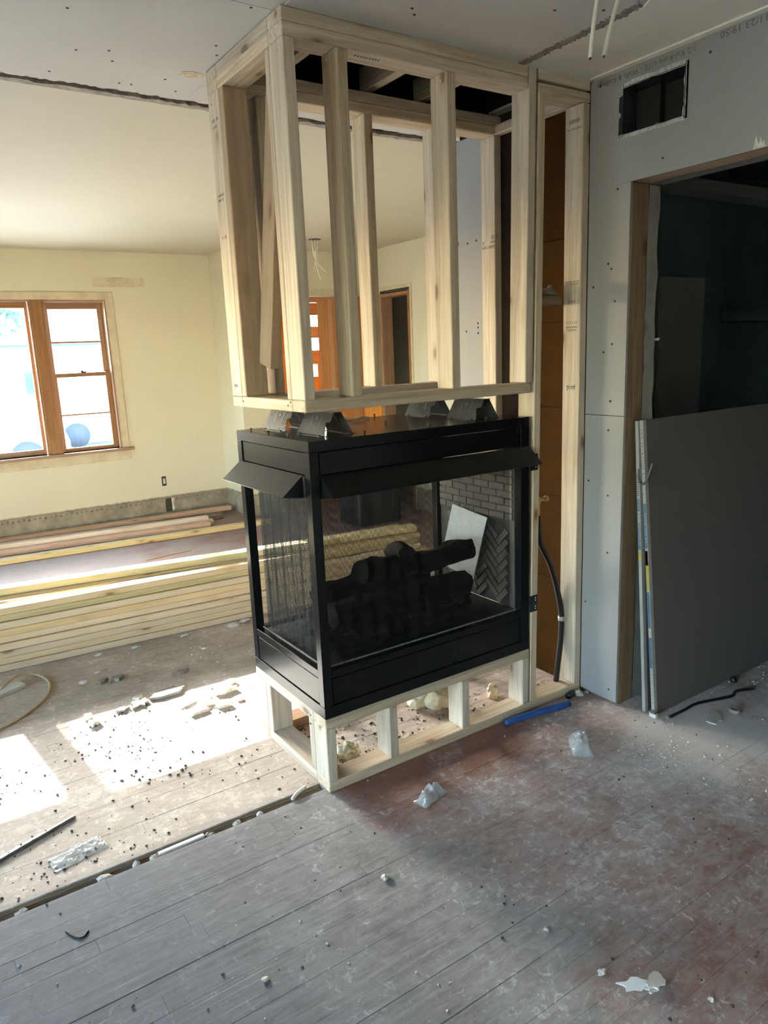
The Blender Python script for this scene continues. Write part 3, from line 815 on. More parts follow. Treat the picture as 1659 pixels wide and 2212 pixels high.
# ---- far hallway: entry door with square lites, flush wood door, doorway to a grey closet
ent = tag(empty('door_1', (2.9, 5.12, 0)), kind='structure')
lites = [(2.885, 2.955, 1.80, 1.92), (2.855, 2.955, 1.55, 1.68), (2.815, 2.875, 1.27, 1.40)]
lites = [(2.70, 2.97, 1.80, 1.92), (2.60, 2.955, 1.55, 1.68), (2.62, 2.875, 1.27, 1.40)]
zs = [0.0] + [v for l in lites[::-1] for v in (l[2], l[3])] + [2.045]
for i in range(0, len(zs) - 1, 2):
    box('slab', EX0 + 0.003, EX1 - 0.003, 5.115, 5.155, zs[i], zs[i + 1], 'doorwood', ent)
for l in lites:
    box('slab', EX0 + 0.003, l[0], 5.115, 5.155, l[2], l[3], 'doorwood', ent)
    box('slab', l[1], EX1 - 0.003, 5.115, 5.155, l[2], l[3], 'doorwood', ent)
    box('lite', l[0], l[1], 5.133, 5.137, l[2], l[3], 'glass', ent)
    for a in ((l[0] - 0.012, l[1] + 0.012, l[2] - 0.012, l[2]), (l[0] - 0.012, l[1] + 0.012, l[3], l[3] + 0.012)):
        box('lite_bead', a[0], a[1], 5.105, 5.1145, a[2], a[3], 'doorwood', ent, 0.001)
d2 = tag(empty('door_2', (2.75, 4.47, 0)), kind='structure')
box('slab', 2.555, 3.005, 4.452, 4.487, 0.01, 2.04, 'doorwood', d2, 0.002)
for x in (2.66, 2.80):
    box('batten', x, x + 0.045, 4.444, 4.4515, 0.02, 2.03, 'doorwood', d2, 0.001)
d3 = tag(empty('door_3', (3.05, 3.83, 0)), kind='structure')
for y0, y1 in ((3.575, 3.61), (4.04, 4.075)):
    box('jamb', 3.018, 3.15, y0, y1, 0, 2.05, 'oak', d3, 0.002)
box('jamb_head', 3.018, 3.15, 3.61, 4.04, 2.015, 2.045, 'oak', d3, 0.002)
box('casing', 3.02, 3.0295, 3.55, 3.5745, 0, 2.11, 'casing', d3)
box('leaf', 2.995, 3.0285, 4.08, 4.39, 0.01, 2.03, 'doorwood', d3, 0.002)
box('casing', 3.02, 3.0295, 3.575, 4.075, 2.076, 2.11, 'casing', d3)
box('stop_gap', 3.03, 3.14, 3.58, 4.07, 2.052, 2.07, 'switchbox', d3)
cl = tag(empty('wall_closet', (3.9, 3.7, 0)), kind='structure')
box('wall_section', 3.95, 4.0, 2.9, 4.3, -0.02, H, 'closet', cl)
box('wall_section', 3.15, 3.95, 2.85, 2.9, -0.02, H, 'closet', cl)
box('wall_section', 3.15, 4.0, 2.9, 4.3, H, H + 0.04, 'closet', cl)
hang = tag(box('gap_panel', 3.55, 3.60, 4.10, 4.27, 1.45, 2.0, 'plastic_tote'), label='dark panel standing for an open gap high inside the far doorway', cat='cloth')  # dark box standing in for an unlit open gap
tote = tag(empty('tote', (2.42, 3.35, 0)), label='black plastic storage tote on the floor behind the lumber, seen through the fireplace', cat='tote')
box('body', 2.19, 2.64, 3.28, 3.62, 0.0, 0.36, 'plastic_tote', tote, 0.012)
box('lid', 2.17, 2.66, 3.26, 3.64, 0.362, 0.40, 'plastic_tote', tote, 0.008)

# ================================================================== THE FRAMING
BEV = 0.0028
W = 0.576; HB = 0.279; ZU = 1.3306; TP = 0.038
chase = tag(empty('chase_frame', (0.49, 0.29, ZU)), label='tall open frame of pale pine studs standing over the black fireplace up to the ceiling', cat='frame')
def stud(n, *a, mat='pine', par=None, rot=None): return box(n, *a, mat, par or chase, BEV, rot)
# top plates (doubled)
for z in (H - 2 * TP, H - TP):
    stud('top_plate', 0.0, 0.962, 0.0, 0.089, z, z + TP - 0.0006)
    stud('top_plate', 0.0, 0.089, 0.0895, W - 0.0895, z, z + TP - 0.0006)
    stud('top_plate', 0.0, XW - 0.001, W - 0.089, W, z, z + TP - 0.0006)
stud('top_plate', 1.014, XW - 0.001, 0.0, 0.089, H - TP, H - 0.0005)
stud('top_plate', 1.014, XW - 0.001, 0.0, 0.089, H - 2 * TP - 0.004, H - TP - 0.009, rot=Matrix.Rotation(-0.012, 3, 'Y'))
stud('top_plate', XW - 0.042, XW - 0.002, 0.090, W - 0.0895, H - 2 * TP, H - TP)
# bottom plates of the upper frame
stud('bottom_plate', 0.0, 0.975, 0.0, 0.089, ZU, ZU + TP)
stud('bottom_plate', 0.0, 0.089, 0.0895, W - 0.0895, ZU, ZU + TP)
stud('bottom_plate', 0.0, 0.975, W - 0.089, W, ZU, ZU + TP)
# cross blocks over the chase opening
for x in (0.235, 0.625, 0.885):
    stud('cross_block', x, x + TP, 0.0, W, H + 0.02, H + 0.109)
z0, z1 = ZU + TP + 0.0003, H - 2 * TP - 0.0005
# front studs
corner = stud('stud', 0.0, TP, 0.0, 0.089, z0, z1)
stud('stud', 0.003, 0.075, 0.094, 0.094 + 0.032, z0, z1)
st2 = stud('stud', 0.176, 0.176 + TP, 0.0, 0.089, z0, z1)
stud('stud', 0.592, 0.592 + TP, 0.0, 0.089, z0, z1)
board('stud', (0.967, 0.0445, z0), (0.985, 0.0445, H - 0.001), 0.089, TP, 'pine', chase, (1, 0, 0), BEV)
board('tall_stud', (0.993, 0.0445, 0.0385), (1.031, 0.0445, z1 - 0.004), 0.089, 0.036, 'pine', chase, (1, 0, 0), BEV)
wallstud = stud('wall_stud', XW - 0.040, XW - 0.002, 0.0, 0.089, 0.0385, z1 - 0.005)
# left end studs
lb = stud('stud', 0.0, 0.038, W - 0.0895, W, z0, z1)
stud('stud', 0.0385, 0.128, W - 0.040, W - 0.002, z0, z1, mat='pine_brown')
stud('stud', 0.0, 0.088, W - 0.129, W - 0.0905, z0, z1, mat='pine_brown')
# back studs
stud('stud', 0.138, 0.176, W - 0.089, W, z0, z1)
stud('stud', 0.583, 0.621, W - 0.089, W, z0, z1)
stud('stud', 0.925, 0.963, W - 0.089, W, z0, z1)
bkst = stud('wall_stud', XW - 0.042, XW - 0.003, W - 0.089, W, 0.0385, z1)
# leaning brace inside the left end
board('brace', (0.070, 0.385, 1.475), (0.070, 0.165, 2.40), 0.089, TP, 'pine_brown', chase, (1, 0, 0), BEV)
# blocking in the wall cavity with scraps of insulation on it
stud('blocking', 1.09, XW - 0.042, 0.092, 0.180, 1.662, 1.700, mat='pine_old')
# base
base = tag(empty('platform_frame', (0.49, 0.29, 0)), label='low knee-high platform of pine blocks and plates under the black fireplace', cat='frame')
def bs(n, *a, mat='pine', rot=None): return box(n, *a, mat, base, BEV, rot)
for z in (0.0, HB - TP):
    bs('plate', 0.0, 0.971 if z else XW - 0.002, 0.0, 0.089, z + 0.0003, z + TP)
    bs('plate', 0.0, 0.089, 0.0895, W - 0.0895, z + 0.0003, z + TP)
    bs('plate', 0.0, 0.971 if z else XW - 0.045, W - 0.089, W, z + 0.0003, z + TP, mat='pine' if z else 'pine_red')  # bottom plate coloured redder for the reddish light on it
a, b = TP + 0.0004, HB - TP - 0.0004
for x in (0.0, 0.262, 0.607, 0.933):
    bs('block', x, x + TP, 0.0, 0.089, a, b)
    bs('block', x if x else 0.0395, (x or 0.0395) + TP, W - 0.089, W, a, b)
bs('block', 0.001, 0.089, 0.0915, 0.1285, a, b)
bs('block', 0.0, 0.0385, W - 0.089, W, a, b)
bs('block', 0.0005, 0.089, W - 0.1285, W - 0.0905, a, b)
# bright nail heads
for (x, y, z), n in (((-0.0002, 0.03, 2.36), (-1, 0, 0)), ((-0.0002, 0.55, 2.36), (-1, 0, 0)), ((0.17, 0.05, 2.37), (-1, 0, 0)), ((0.5905, 0.03, 2.37), (-1, 0, 0)), ((0.0, 0.055, 0.055), (-1, 0, 0)), ((0.955, 0.0, 1.352), (0, -1, 0)), ((XW - 0.0405, 0.035, 2.36), (-1, 0, 0)), ((XW - 0.0405, 0.06, 2.365), (-1, 0, 0)), ((0.582, 0.52, 2.35), (-1, 0, 0))):
    dot((x, y, z), n, 0.0038, 'galv', chase if z > 0.3 else base, 'nail_head')
for (x, y, z) in ((0.0, 0.12, 1.35), (0.0, 0.48, 1.352), (0.0, 0.11, 0.255), (0.0, 0.115, 0.22), (0.0, 0.10, 1.36)):
    dot((x - 0.0002, y, z), (-1, 0, 0), 0.0035, 'screw', chase if z > 0.3 else base, 'nail_head')
# grade stamps
X0 = XW - 0.0403
for zc, rows in ((1.745, (('IIIII IIIII IIII IIIII', 0.008, 0.070), ('IIII IIIIIIII IIIII', 0.008, 0.064))), (1.665, (('[=] 6', 0.018, 0.032),)), (1.585, (('2 2 2 1 2 5', 0.014, 0.056), ('IIIIIIIIIIIII', 0.010, 0.056), ('IIIIIIIII', 0.010, 0.044))), (1.335, (('II  IIII', 0.008, 0.045), ('prod', 0.030, 0.040))), (2.325, (('IIIIIIII', 0.020, 0.050), ('II-IIII-III', 0.009, 0.066)))):
    z = zc
    for s, sz, wd_ in rows:
        text(s, (X0, 0.044 + wd_ / 2, z), (0, -1, 0), (0, 0, 1), sz, 'ink', wallstud, 'stamp', 0.0001, 0, wd_)
        z -= sz * 1.15
XB = XW - 0.0423
for s, sz, wd_, yy, z in (('NO. 2', 0.026, 0.038, 0.512, 1.972), ('III', 0.012, 0.024, 0.515, 1.957), ('2', 0.02, 0.012, 0.571, 1.955), ('IIIIOIIIII', 0.018, 0.078, 0.572, 1.935)):
    text(s, (XB, yy + (wd_ if wd_ < 0.06 else 0) * 0.0, z), (0, -1, 0), (0, 0, 1), sz, 'ink', bkst, 'stamp', 0.0001, 0, wd_)
for s, sz, wd_, yy, z in (('III II', 0.016, 0.05, 0.555, 2.30), ('I III', 0.012, 0.034, 0.553, 2.28), ('IIIIIIII', 0.013, 0.05, 0.556, 2.06), ('IIII II', 0.012, 0.038, 0.553, 2.045), ('I II', 0.016, 0.036, 0.550, 1.92), ('IIIIIII', 0.016, 0.030, 0.552, 1.402)):
    text(s, (-0.0003, yy, z), (0, -1, 0), (0, 0, 1), sz, 'ink', lb, 'stamp', 0.0001, 0, wd_)
text('IIIIIIIII', (0.26, 0.03, H - 2 * TP - 0.0003), (1, 0, 0), (0, 1, 0), 0.016, 'ink', chase, 'stamp', 0.0001, 0, 0.09)
for i, (x, y, sx, sy, sz) in enumerate(((1.13, 0.13, 0.07, 0.05, 0.025), (1.19, 0.12, 0.08, 0.05, 0.035), (1.225, 0.14, 0.035, 0.05, 0.05))):
    tag(lump('insulation_scrap', (x, y, 1.7005), (sx, sy, sz), 'insul', 20 + i, sub=3), label=('small grey insulation scrap at the left end of the wall blocking', 'wide grey insulation scrap lying in the middle of the wall blocking', 'tall dark insulation scrap at the right end of the wall blocking')[i], cat='insulation', group='insulation scraps on the blocking')

# ================================================================== THE FIREPLACE
fp = tag(empty('fireplace', (0.49, 0.288, HB)), label='black three-sided metal fireplace with mesh screens sitting on the pine platform', cat='fireplace')
FX, FY, ZF = 0.970, 0.574, 1.2397
F0 = 0.0015
def fb(n, x0, x1, y0, y1, z0, z1, mat='black_metal', b=0.0012, par=None): return box(n, x0, x1, y0, y1, z0, z1, mat, par or fp, b)
Z = HB + 0.0008
fb('top_panel', F0, FX, F0, FY, ZF - 0.036, ZF)
fb('bottom_panel', F0, FX, F0, FY, Z, 0.322)
fb('floor_pan', 0.03, FX - 0.03, 0.03, FY - 0.03, 0.425, 0.448, 'black_inner')
for x0, x1, y0, y1 in ((F0, 0.036, F0, 0.036), (F0, 0.036, FY - 0.036, FY), (FX - 0.045, FX, F0, 0.036), (FX - 0.045, FX, FY - 0.036, FY)):
    fb('corner_post', x0, x1, y0, y1, 0.3225, ZF - 0.0365)
# fascias: upper panel, ledge, lower panel on three sides
for z0_, z1_, ins, nm in ((1.128, 1.201, 0.004, 'upper_panel'), (0.3255, 0.4195, 0.003, 'lower_panel')):
    fb(nm, 0.040, FX - 0.049, F0 + ins, F0 + ins + 0.02, z0_, z1_)
    fb(nm, 0.040, FX - 0.049, FY - ins - 0.02, FY - ins, z0_, z1_)
    fb(nm, F0 + ins, F0 + ins + 0.02, 0.040, FY - 0.040, z0_, z1_)
fb('ledge', 0.0365, FX - 0.0455, F0 + 0.001, 0.034, 0.4235, 0.452)
fb('ledge', 0.0365, FX - 0.0455, FY - 0.034, FY - 0.001, 0.4235, 0.452)
fb('ledge', F0 + 0.001, 0.034, 0.0365, FY - 0.0365, 0.4235, 0.452)
for x0, x1, y0, y1 in ((0.037, FX - 0.046, 0.030, 0.0345), (0.030, 0.0345, 0.037, FY - 0.037)):
    fb('ledge_lip', x0, x1, y0, y1, 0.4523, 0.4562, 'dusty_steel', 0)  # added pale strip: dust, plus light on the ledge put into its colour
fb('firebox_roof', 0.03, FX - 0.03, 0.03, FY - 0.03, 1.10, 1.12, 'black_inner')
fb('end_wall', FX - 0.024, FX - 0.001, 0.0365, FY - 0.0365, 0.4525, 1.10, 'black_inner')
# hoods: bent sheet sloping outwards over each opening
def hood(a, b, out):
    """a, b: ends along the face (top edge) ; out: unit vector away from the face"""
    a, b, out = Vector(a), Vector(b), Vector(out)
    al = (b - a).normalized()
    bm = bmesh.new()
    drop, pr, ret = 0.062, 0.075, 0.075
    prof = [(0.0, 0.0), (pr, -drop), (pr - 0.002, -drop - 0.0025), (-0.002, -0.0025)]
    t0, t1 = a, b
    def V(p, e, z): return bm.verts.new(p + out * e + Vector((0, 0, z)))
    A = [V(t0, *prof[0]), V(t0 - al * 0.0, *prof[1]), V(t0, *prof[2]), V(t0, *prof[3])]
    B = [V(t1, *prof[0]), V(t1, *prof[1]), V(t1, *prof[2]), V(t1, *prof[3])]
    for i in range(4):
        bm.faces.new((A[i], A[(i + 1) % 4], B[(i + 1) % 4], B[i]))
    bm.faces.new(A[::-1]); bm.faces.new(B)
    # triangular cheeks returning to the face
    for p, s in ((a, 1), (b, -1)):
        v = [V(p, 0, -0.003), V(p, pr - 0.002, -drop - 0.002), V(p, 0, -drop - 0.012)]
        w = [V(p + al * s * 0.002, 0, -0.003), V(p + al * s * 0.002, pr - 0.002, -drop - 0.002), V(p + al * s * 0.002, 0, -drop - 0.012)]
        bm.faces.new(v); bm.faces.new(w[::-1])
        for i in range(3): bm.faces.new((v[i], v[(i + 1) % 3], w[(i + 1) % 3], w[i]))
    h = mesh_obj('hood', bm, 'black_metal', fp)
    return h
hood((0.040, F0, 1.1255), (FX - 0.002, F0, 1.1255), (0, -1, 0))
hood((F0, FY - 0.012, 1.1255), (F0, 0.055, 1.1255), (-1, 0, 0))
hood((FX - 0.002, FY, 1.1255), (0.040, FY, 1.1255), (0, 1, 0))
fb('lintel', 0.0365, FX - 0.0455, F0 + 0.004, 0.03, 1.05, 1.1245)
fb('lintel', 0.0365, FX - 0.0455, FY - 0.03, FY - 0.004, 1.05, 1.1245)
fb('lintel', F0 + 0.004, 0.03, 0.0365, FY - 0.0365, 1.05, 1.1245)
# end wall lined with pressed brick: running bond above, herringbone low down
bp = fb('brick_panel', FX - 0.034, FX - 0.0245, 0.05, FY - 0.05, 0.4525, 1.098, 'firejoint', 0)
bw, bh = 0.094, 0.030
BX = FX - 0.0405
brick_me = box_mesh(0.0065, bw - 0.005, bh - 0.005, 0.0012, 'firebrick')
def brick(y, z, rot=0.0, me=brick_me):
    o = bpy.data.objects.new('brick', me)
    return link(o, Matrix.Translation((BX + 0.003, y, z)) @ Matrix.Rotation(rot, 4, 'X'), bp)
half_me = box_mesh(0.0065, bw / 2 - 0.005, bh - 0.005, 0.0012, 'firebrick')
row = 0
zc = 0.835
while zc < 1.085:
    y = 0.055 + (0 if row % 2 else bw / 2)
    if row % 2 == 0: brick(0.055 + bw / 4, zc, 0, half_me)
    while y + bw <= FY - 0.048:
        brick(y + bw / 2, zc); y += bw
    if FY - 0.05 - y > bw / 2 - 0.004: brick(y + bw / 4, zc, 0, half_me)
    zc += bh; row += 1
# herringbone field, turned 45 degrees
hb_me = box_mesh(0.0065, 3 * bh - 0.005, bh - 0.005, 0.0012, 'firebrick')
a45 = math.radians(45)
for k in range(-16, 17):
    for m in range(-3, 4):
        for ang, cx, cy in ((0.0, k + 6 * m + 1.5, k + 0.5), (math.pi / 2, k + 6 * m + 3.5, k - 0.5)):
            u, v = cx * bh, cy * bh
            y, z = 0.287 + u * math.cos(a45) - v * math.sin(a45), 0.64 + u * math.sin(a45) + v * math.cos(a45)
            if 0.087 < y < FY - 0.087 and 0.488 < z < 0.782:
                brick(y, z, a45 + ang, hb_me)
# spark screens: hanging mesh with soft vertical folds
def screen(a, b, z0_, z1_, name='mesh_screen', seed=1, amp=0.008, wl=0.045):
    a, b = Vector(a), Vector(b)
    L = (b - a).length; al = (b - a) / L; nrm = Vector((-al.y, al.x, 0))
    nu, nv = int(L / 0.006), 8
    bm = bmesh.new(); uvl = bm.loops.layers.uv.new('UVMap')
    rs = random.Random(seed); ph = [rs.uniform(0, 6.28) for _ in range(4)]
    grid = []
    for i in range(nu + 1):
        s = L * i / nu
        row_ = []
        for j in range(nv + 1):
            t = j / nv
            off = amp * (math.sin(s / wl * 6.283 + ph[0] + 0.5 * math.sin(s * 9 + ph[1])) * (0.75 + 0.25 * t) + 0.4 * math.sin(s / wl * 3.1 + ph[2] + t))
            row_.append((bm.verts.new(a + al * s + nrm * off + Vector((0, 0, z1_ + (z0_ - z1_) * t + (0.004 * math.sin(s * 60 + ph[3]) if j == nv else 0)))), s * 1.12, (z1_ - z0_) * (1 - t)))
        grid.append(row_)
    for i in range(nu):
        for j in range(nv):
            q = (grid[i][j], grid[i + 1][j], grid[i + 1][j + 1], grid[i][j + 1])
            fc = bm.faces.new([v[0] for v in q])
            for lp, v in zip(fc.loops, q): lp[uvl].uv = (v[1], v[2])
    return mesh_obj(name, bm, 'screen', fp, smooth=True)
screen((0.05, 0.050, 0), (FX - 0.06, 0.050, 0), 0.458, 1.095, seed=1, amp=0.0025, wl=0.07)
screen((0.05, FY - 0.052, 0), (FX - 0.06, FY - 0.052, 0), 0.458, 1.095, seed=2, amp=0.004, wl=0.07)
screen((0.050, 0.05, 0), (0.050, FY - 0.055, 0), 0.458, 1.095, seed=3, amp=0.009, wl=0.036)
for p0, p1 in (((0.04, 0.05, 1.088), (FX - 0.05, 0.05, 1.088)), ((0.04, FY - 0.052, 1.088), (FX - 0.05, FY - 0.052, 1.088)), ((0.05, 0.04, 1.088), (0.05, FY - 0.04, 1.088))):
    cyl('screen_rod', p0, p1, 0.003, 'steel_dark', fp)
# grate
for k in range(7):
    x = 0.22 + k * 0.085
    cyl('grate_bar', (x, 0.14, 0.50), (x, 0.44, 0.50), 0.006, 'black_inner', fp)
for y in (0.17, 0.41):
    cyl('grate_bar', (0.19, y, 0.492), (0.77, y, 0.492), 0.006, 'black_inner', fp)
    for x in (0.24, 0.72):
        cyl('grate_leg', (x, y, 0.447), (x, y, 0.492), 0.006, 'black_inner', fp)
o = lump('ember_bed', (0.48, 0.287, 0.447), (0.70, 0.40, 0.10), 'log', 77, fp, 0.25, 4, 5.0)
# stand-offs on the top: folded T-shaped plates leaning together
def standoff(xc, y0, y1, seed):
    s = None
    for k, sg in enumerate((1, -1)):
        # plate from base line to ridge, wider above
        b_, t_ = 0.055 * sg, 0.016 * sg
        dx = (t_ - b_)
        L = math.hypot(dx, 0.076)
        c0 = (y0 + y1) / 2; hw = (y1 - y0) / 2
        pts = [(-hw, 0), (hw * 0.78, 0), (hw * 0.70, L * 0.55), (hw * 1.0, L * 0.62), (hw * 1.0, L), (-hw * 0.90, L)] if k == 0 else [(-hw * 0.95, 0), (hw, 0), (hw * 0.9, L), (-hw, L), (-hw, L * 0.62), (-hw * 0.72, L * 0.55)]
        yv = Vector((0, 1, 0)); up = Vector((-dx, 0, 0.076)).normalized(); up = Vector((dx, 0, 0.076)).normalized()
        nz = yv.cross(up)
        mw = Matrix.Translation((xc + b_, c0, ZF + 0.0004)) @ Matrix((yv, up, nz)).transposed().to_4x4()
        o = poly_slab('standoff' if s is None else 'plate', pts, 0, 0.0015, 'steel_dark', fp if s is None else s, mw)
        if s is None: s = o
        for yy, hh in ((-0.35, 0), (0.28, 0), (-0.02, 1)):
            cx = hw * yy
            if hh: slot = [(cx + 0.006 * math.cos(i * math.pi / 4), L * 0.72 + 0.006 * math.sin(i * math.pi / 4)) for i in range(8)]
            else: slot = [(cx - 0.0022, L * 0.38), (cx + 0.0022, L * 0.38), (cx + 0.0022, L * 0.85), (cx - 0.0022, L * 0.85)]
            poly_slab('slot', slot, -0.0004, 0.0019, 'screw', s, mw)
        fpt = [(-hw, -0.012), (hw * 0.8, -0.012), (hw * 0.8, 0.012), (-hw, 0.012)]
        poly_slab('foot', [(xc + b_ + q, c0 + p) for p, q in fpt], ZF + 0.0002, ZF + 0.0014, 'steel_dark', s)
    poly_slab('ridge', [(xc - 0.017, y0), (xc + 0.017, y0), (xc + 0.017, y1), (xc - 0.017, y1)], ZF + 0.0755, ZF + 0.0772, 'steel_dark', s)
    for y in (y0 + 0.02, y1 - 0.04):
        cyl('bolt', (xc - 0.066, y, ZF + 0.0015), (xc - 0.066, y, ZF + 0.006), 0.005, 'screw', s, 8)
for xc, y0, y1 in ((0.150, 0.345, 0.535), (0.165, 0.085, 0.285), (0.800, 0.335, 0.515), (0.812, 0.065, 0.245)):
    standoff(xc, y0, y1, 1)
for x, y in ((0.021, 0.479), (0.027, 0.187), (0.232, 0.030), (0.50, 0.025), (0.77, 0.027), (0.474, 0.26), (0.62, 0.56), (0.33, 0.55), (0.021, 0.33)):
    b_ = cyl('screw', (x, y, ZF), (x, y, ZF + 0.009), 0.0024, 'screw', fp, 8)
    cyl('screw_head', (x, y, ZF + 0.009), (x, y, ZF + 0.012), 0.0052, 'screw', b_, 8)
# mounting straps to the tall stud
for za, zb in ((1.027, 1.092), (0.439, 0.509)):
    st = fb('strap', FX + 0.0008, 1.013, -0.0032, -0.0012, za, zb, 'steel_dark', 0)
    for dz in (0.012, 0.022, zb - za - 0.022, zb - za - 0.012):
        dot((1.002, -0.0033, za + dz), (0, -1, 0), 0.0028, 'gypsum', st, 'rivet')

# ---- log set and booklet inside
def log(pts, r, seed, label):
    rs = random.Random(seed)
    P = spline(pts, 7)
    bm = bmesh.new(); seg = 14
    rings = []
    for i, p in enumerate(P):
        tg = (P[min(i + 1, len(P) - 1)] - P[max(i - 1, 0)]).normalized()
        u = (Vector((0, 0, 1)) - tg * tg.z).normalized(); w_ = tg.cross(u)
        ring = []
        for k in range(seg):
            an = 2 * math.pi * k / seg
            dr = u * math.cos(an) + w_ * math.sin(an)
            rr = r * (1 + 0.35 * mnoise.noise(p * 14 + dr * 1.4 + Vector((seed, 0, 0))))
            ring.append(bm.verts.new(p + dr * rr))
        rings.append(ring)
    for a_, b_ in zip(rings, rings[1:]):
        for k in range(seg): bm.faces.new((a_[k], a_[(k + 1) % seg], b_[(k + 1) % seg], b_[k]))
    bm.faces.new(rings[0][::-1]); bm.faces.new(rings[-1])
    o = mesh_obj('ceramic_log', bm, 'log', None, smooth=False)
    return tag(o, label, 'log', 'ceramic logs in the fireplace')
log([(0.16, 0.20, 0.565), (0.35, 0.19, 0.56), (0.58, 0.21, 0.555), (0.80, 0.20, 0.56)], 0.052, 1, 'long dark log lying along the front of the fireplace grate')
log([(0.20, 0.385, 0.57), (0.45, 0.39, 0.575), (0.72, 0.38, 0.57)], 0.055, 2, 'long dark log lying along the back of the fireplace grate')
log([(0.30, 0.22, 0.700), (0.40, 0.245, 0.685), (0.50, 0.27, 0.665), (0.62, 0.30, 0.655)], 0.046, 3, 'dark log lying on top, its cut end pointing left')
log([(0.58, 0.34, 0.650), (0.68, 0.27, 0.66), (0.765, 0.225, 0.69), (0.835, 0.19, 0.70)], 0.044, 4, 'dark log slanting upward to the right in front of the white booklet')
log([(0.515, 0.205, 0.735), (0.545, 0.30, 0.728), (0.57, 0.40, 0.69)], 0.033, 5, 'short dark log crossing on top with a round cut end')
log([(0.14, 0.24, 0.478), (0.17, 0.33, 0.50), (0.20, 0.42, 0.50)], 0.040, 6, 'short dark log stub at the left end of the firebox floor')
bk = tag(empty('instruction_booklet', (0.92, 0.30, 0.45)), label='white instruction booklet leaning against the brick end of the firebox', cat='booklet')
tl, tr_, br_, bl_ = (Vector(v) for v in ((0.912, 0.409, 0.842), (0.916, 0.189, 0.816), (0.884, 0.246, 0.540), (0.880, 0.466, 0.566)))
nb = (tr_ - tl).cross(bl_ - tl).normalized()
if nb.x > 0: nb = -nb
bm = bmesh.new()
fr_ = [bm.verts.new(v + nb * 0.002) for v in (tl, tr_, br_, bl_)]; bk_ = [bm.verts.new(v - nb * 0.002) for v in (tl, tr_, br_, bl_)]
bm.faces.new(fr_); bm.faces.new(bk_[::-1])
for i in range(4): bm.faces.new((fr_[i], fr_[(i + 1) % 4], bk_[(i + 1) % 4], bk_[i]))
mesh_obj('cover', bm, 'paper', bk)
rt, dn = (tr_ - tl).normalized(), (bl_ - tl).normalized()
for k, (a_, b_, l_) in enumerate(((0.10, 0.14, 0.09), (0.09, 0.155, 0.08), (0.11, 0.17, 0.05))):
    o_ = tl + rt * a_ + dn * b_ + nb * 0.0023
    bm = bmesh.new()
    bm.faces.new([bm.verts.new(v) for v in (o_, o_ + rt * l_, o_ + rt * l_ + dn * 0.005, o_ + dn * 0.005)])
    mesh_obj('print_line', bm, 'ink_grey', bk)

# ================================================================== SERVICES
hose = tag(empty('gas_hose', (1.21, 0.10, 0)), label='black rubber gas hose rising from the floor beside the fireplace to a brass valve', cat='hose')
tube('hose', [(1.205, 0.075, -0.015), (1.218, 0.072, 0.10), (1.232, 0.070, 0.22), (1.238, 0.072, 0.34), (1.225, 0.085, 0.46), (1.195, 0.10, 0.58), (1.155, 0.115, 0.67), (1.142, 0.12, 0.76), (1.140, 0.12, 0.80)], 0.0125, 'rubber', hose, 12)
cyl('hose_clamp', (1.2395, 0.0722, 0.318), (1.2393, 0.0725, 0.338), 0.0145, 'galv', hose, 14)
box('clamp_screw', 1.2405, 1.245, 0.045, 0.058, 0.322, 0.334, 'brass', hose, 0.001)
cyl('fitting', (1.140, 0.12, 0.80), (1.140, 0.12, 0.845), 0.010, 'brass', hose, 6)
cyl('valve_body', (1.126, 0.12, 0.868), (1.166, 0.104, 0.872), 0.009, 'brass', hose, 10)
cyl('valve_nut', (1.166, 0.104, 0.872), (1.178, 0.100, 0.873), 0.013, 'brass', hose, 6)
cyl('valve_stem', (1.140, 0.12, 0.845), (1.140, 0.12, 0.880), 0.011, 'brass', hose, 10)
grom = cyl('floor_hole', (1.203, 0.076, 0.0), (1.203, 0.076, 0.0012), 0.026, 'switchbox', hose, 16)
pipe2 = tag(tube('cable_conduit', [(1.062, 0.112, 1.09), (1.064, 0.112, 0.9), (1.062, 0.113, 0.6), (1.058, 0.113, 0.50)], 0.006, 'rubber', None, 8), label='thin dark cable running down the back of the tall stud beside the fireplace', cat='cable')
# ceiling wires near the right wall and far light wires
for p, lab in (([(0.40, -0.82, H - 0.008), (0.385, -0.805, 2.33), (0.377, -0.80, 2.2576), (0.366, -0.80, 2.20), (0.358, -0.80, 2.138)], 'white electric cable hanging from the ceiling, the left one of the pair'),
               ([(0.51, -0.82, H - 0.008), (0.48, -0.805, 2.35), (0.448, -0.80, 2.2716), (0.420, -0.80, 2.20), (0.4046, -0.80, 2.15)], 'white electric cable hanging from the ceiling, the right one of the pair')):
    o = tag(empty('ceiling_cable', p[0]), label=lab, cat='cable', group='cables hanging from the near ceiling')
    tube('sheath', p, 0.0048, 'wire', o, 8)
    cyl('copper_end', p[-1], (p[-1][0] - 0.001, p[-1][1], p[-1][2] - 0.004), 0.0026, 'screw', o, 6)
lw = tag(empty('light_wires', (2.165, 3.75, H)), label='bundle of white wires dangling from the round hole in the far cream ceiling', cat='wires')
for k, (dx, l) in enumerate(((0.0, 0.33), (0.03, 0.27), (-0.03, 0.24))):
    tube('wire', [(2.165 + dx, 3.75, H), (2.165 + dx * 0.5, 3.75, H - 0.12), (2.17 + dx * 0.2, 3.745, H - l * 0.7), (2.20 + dx * 2, 3.74, H - l)], 0.005, 'wire', lw, 6)
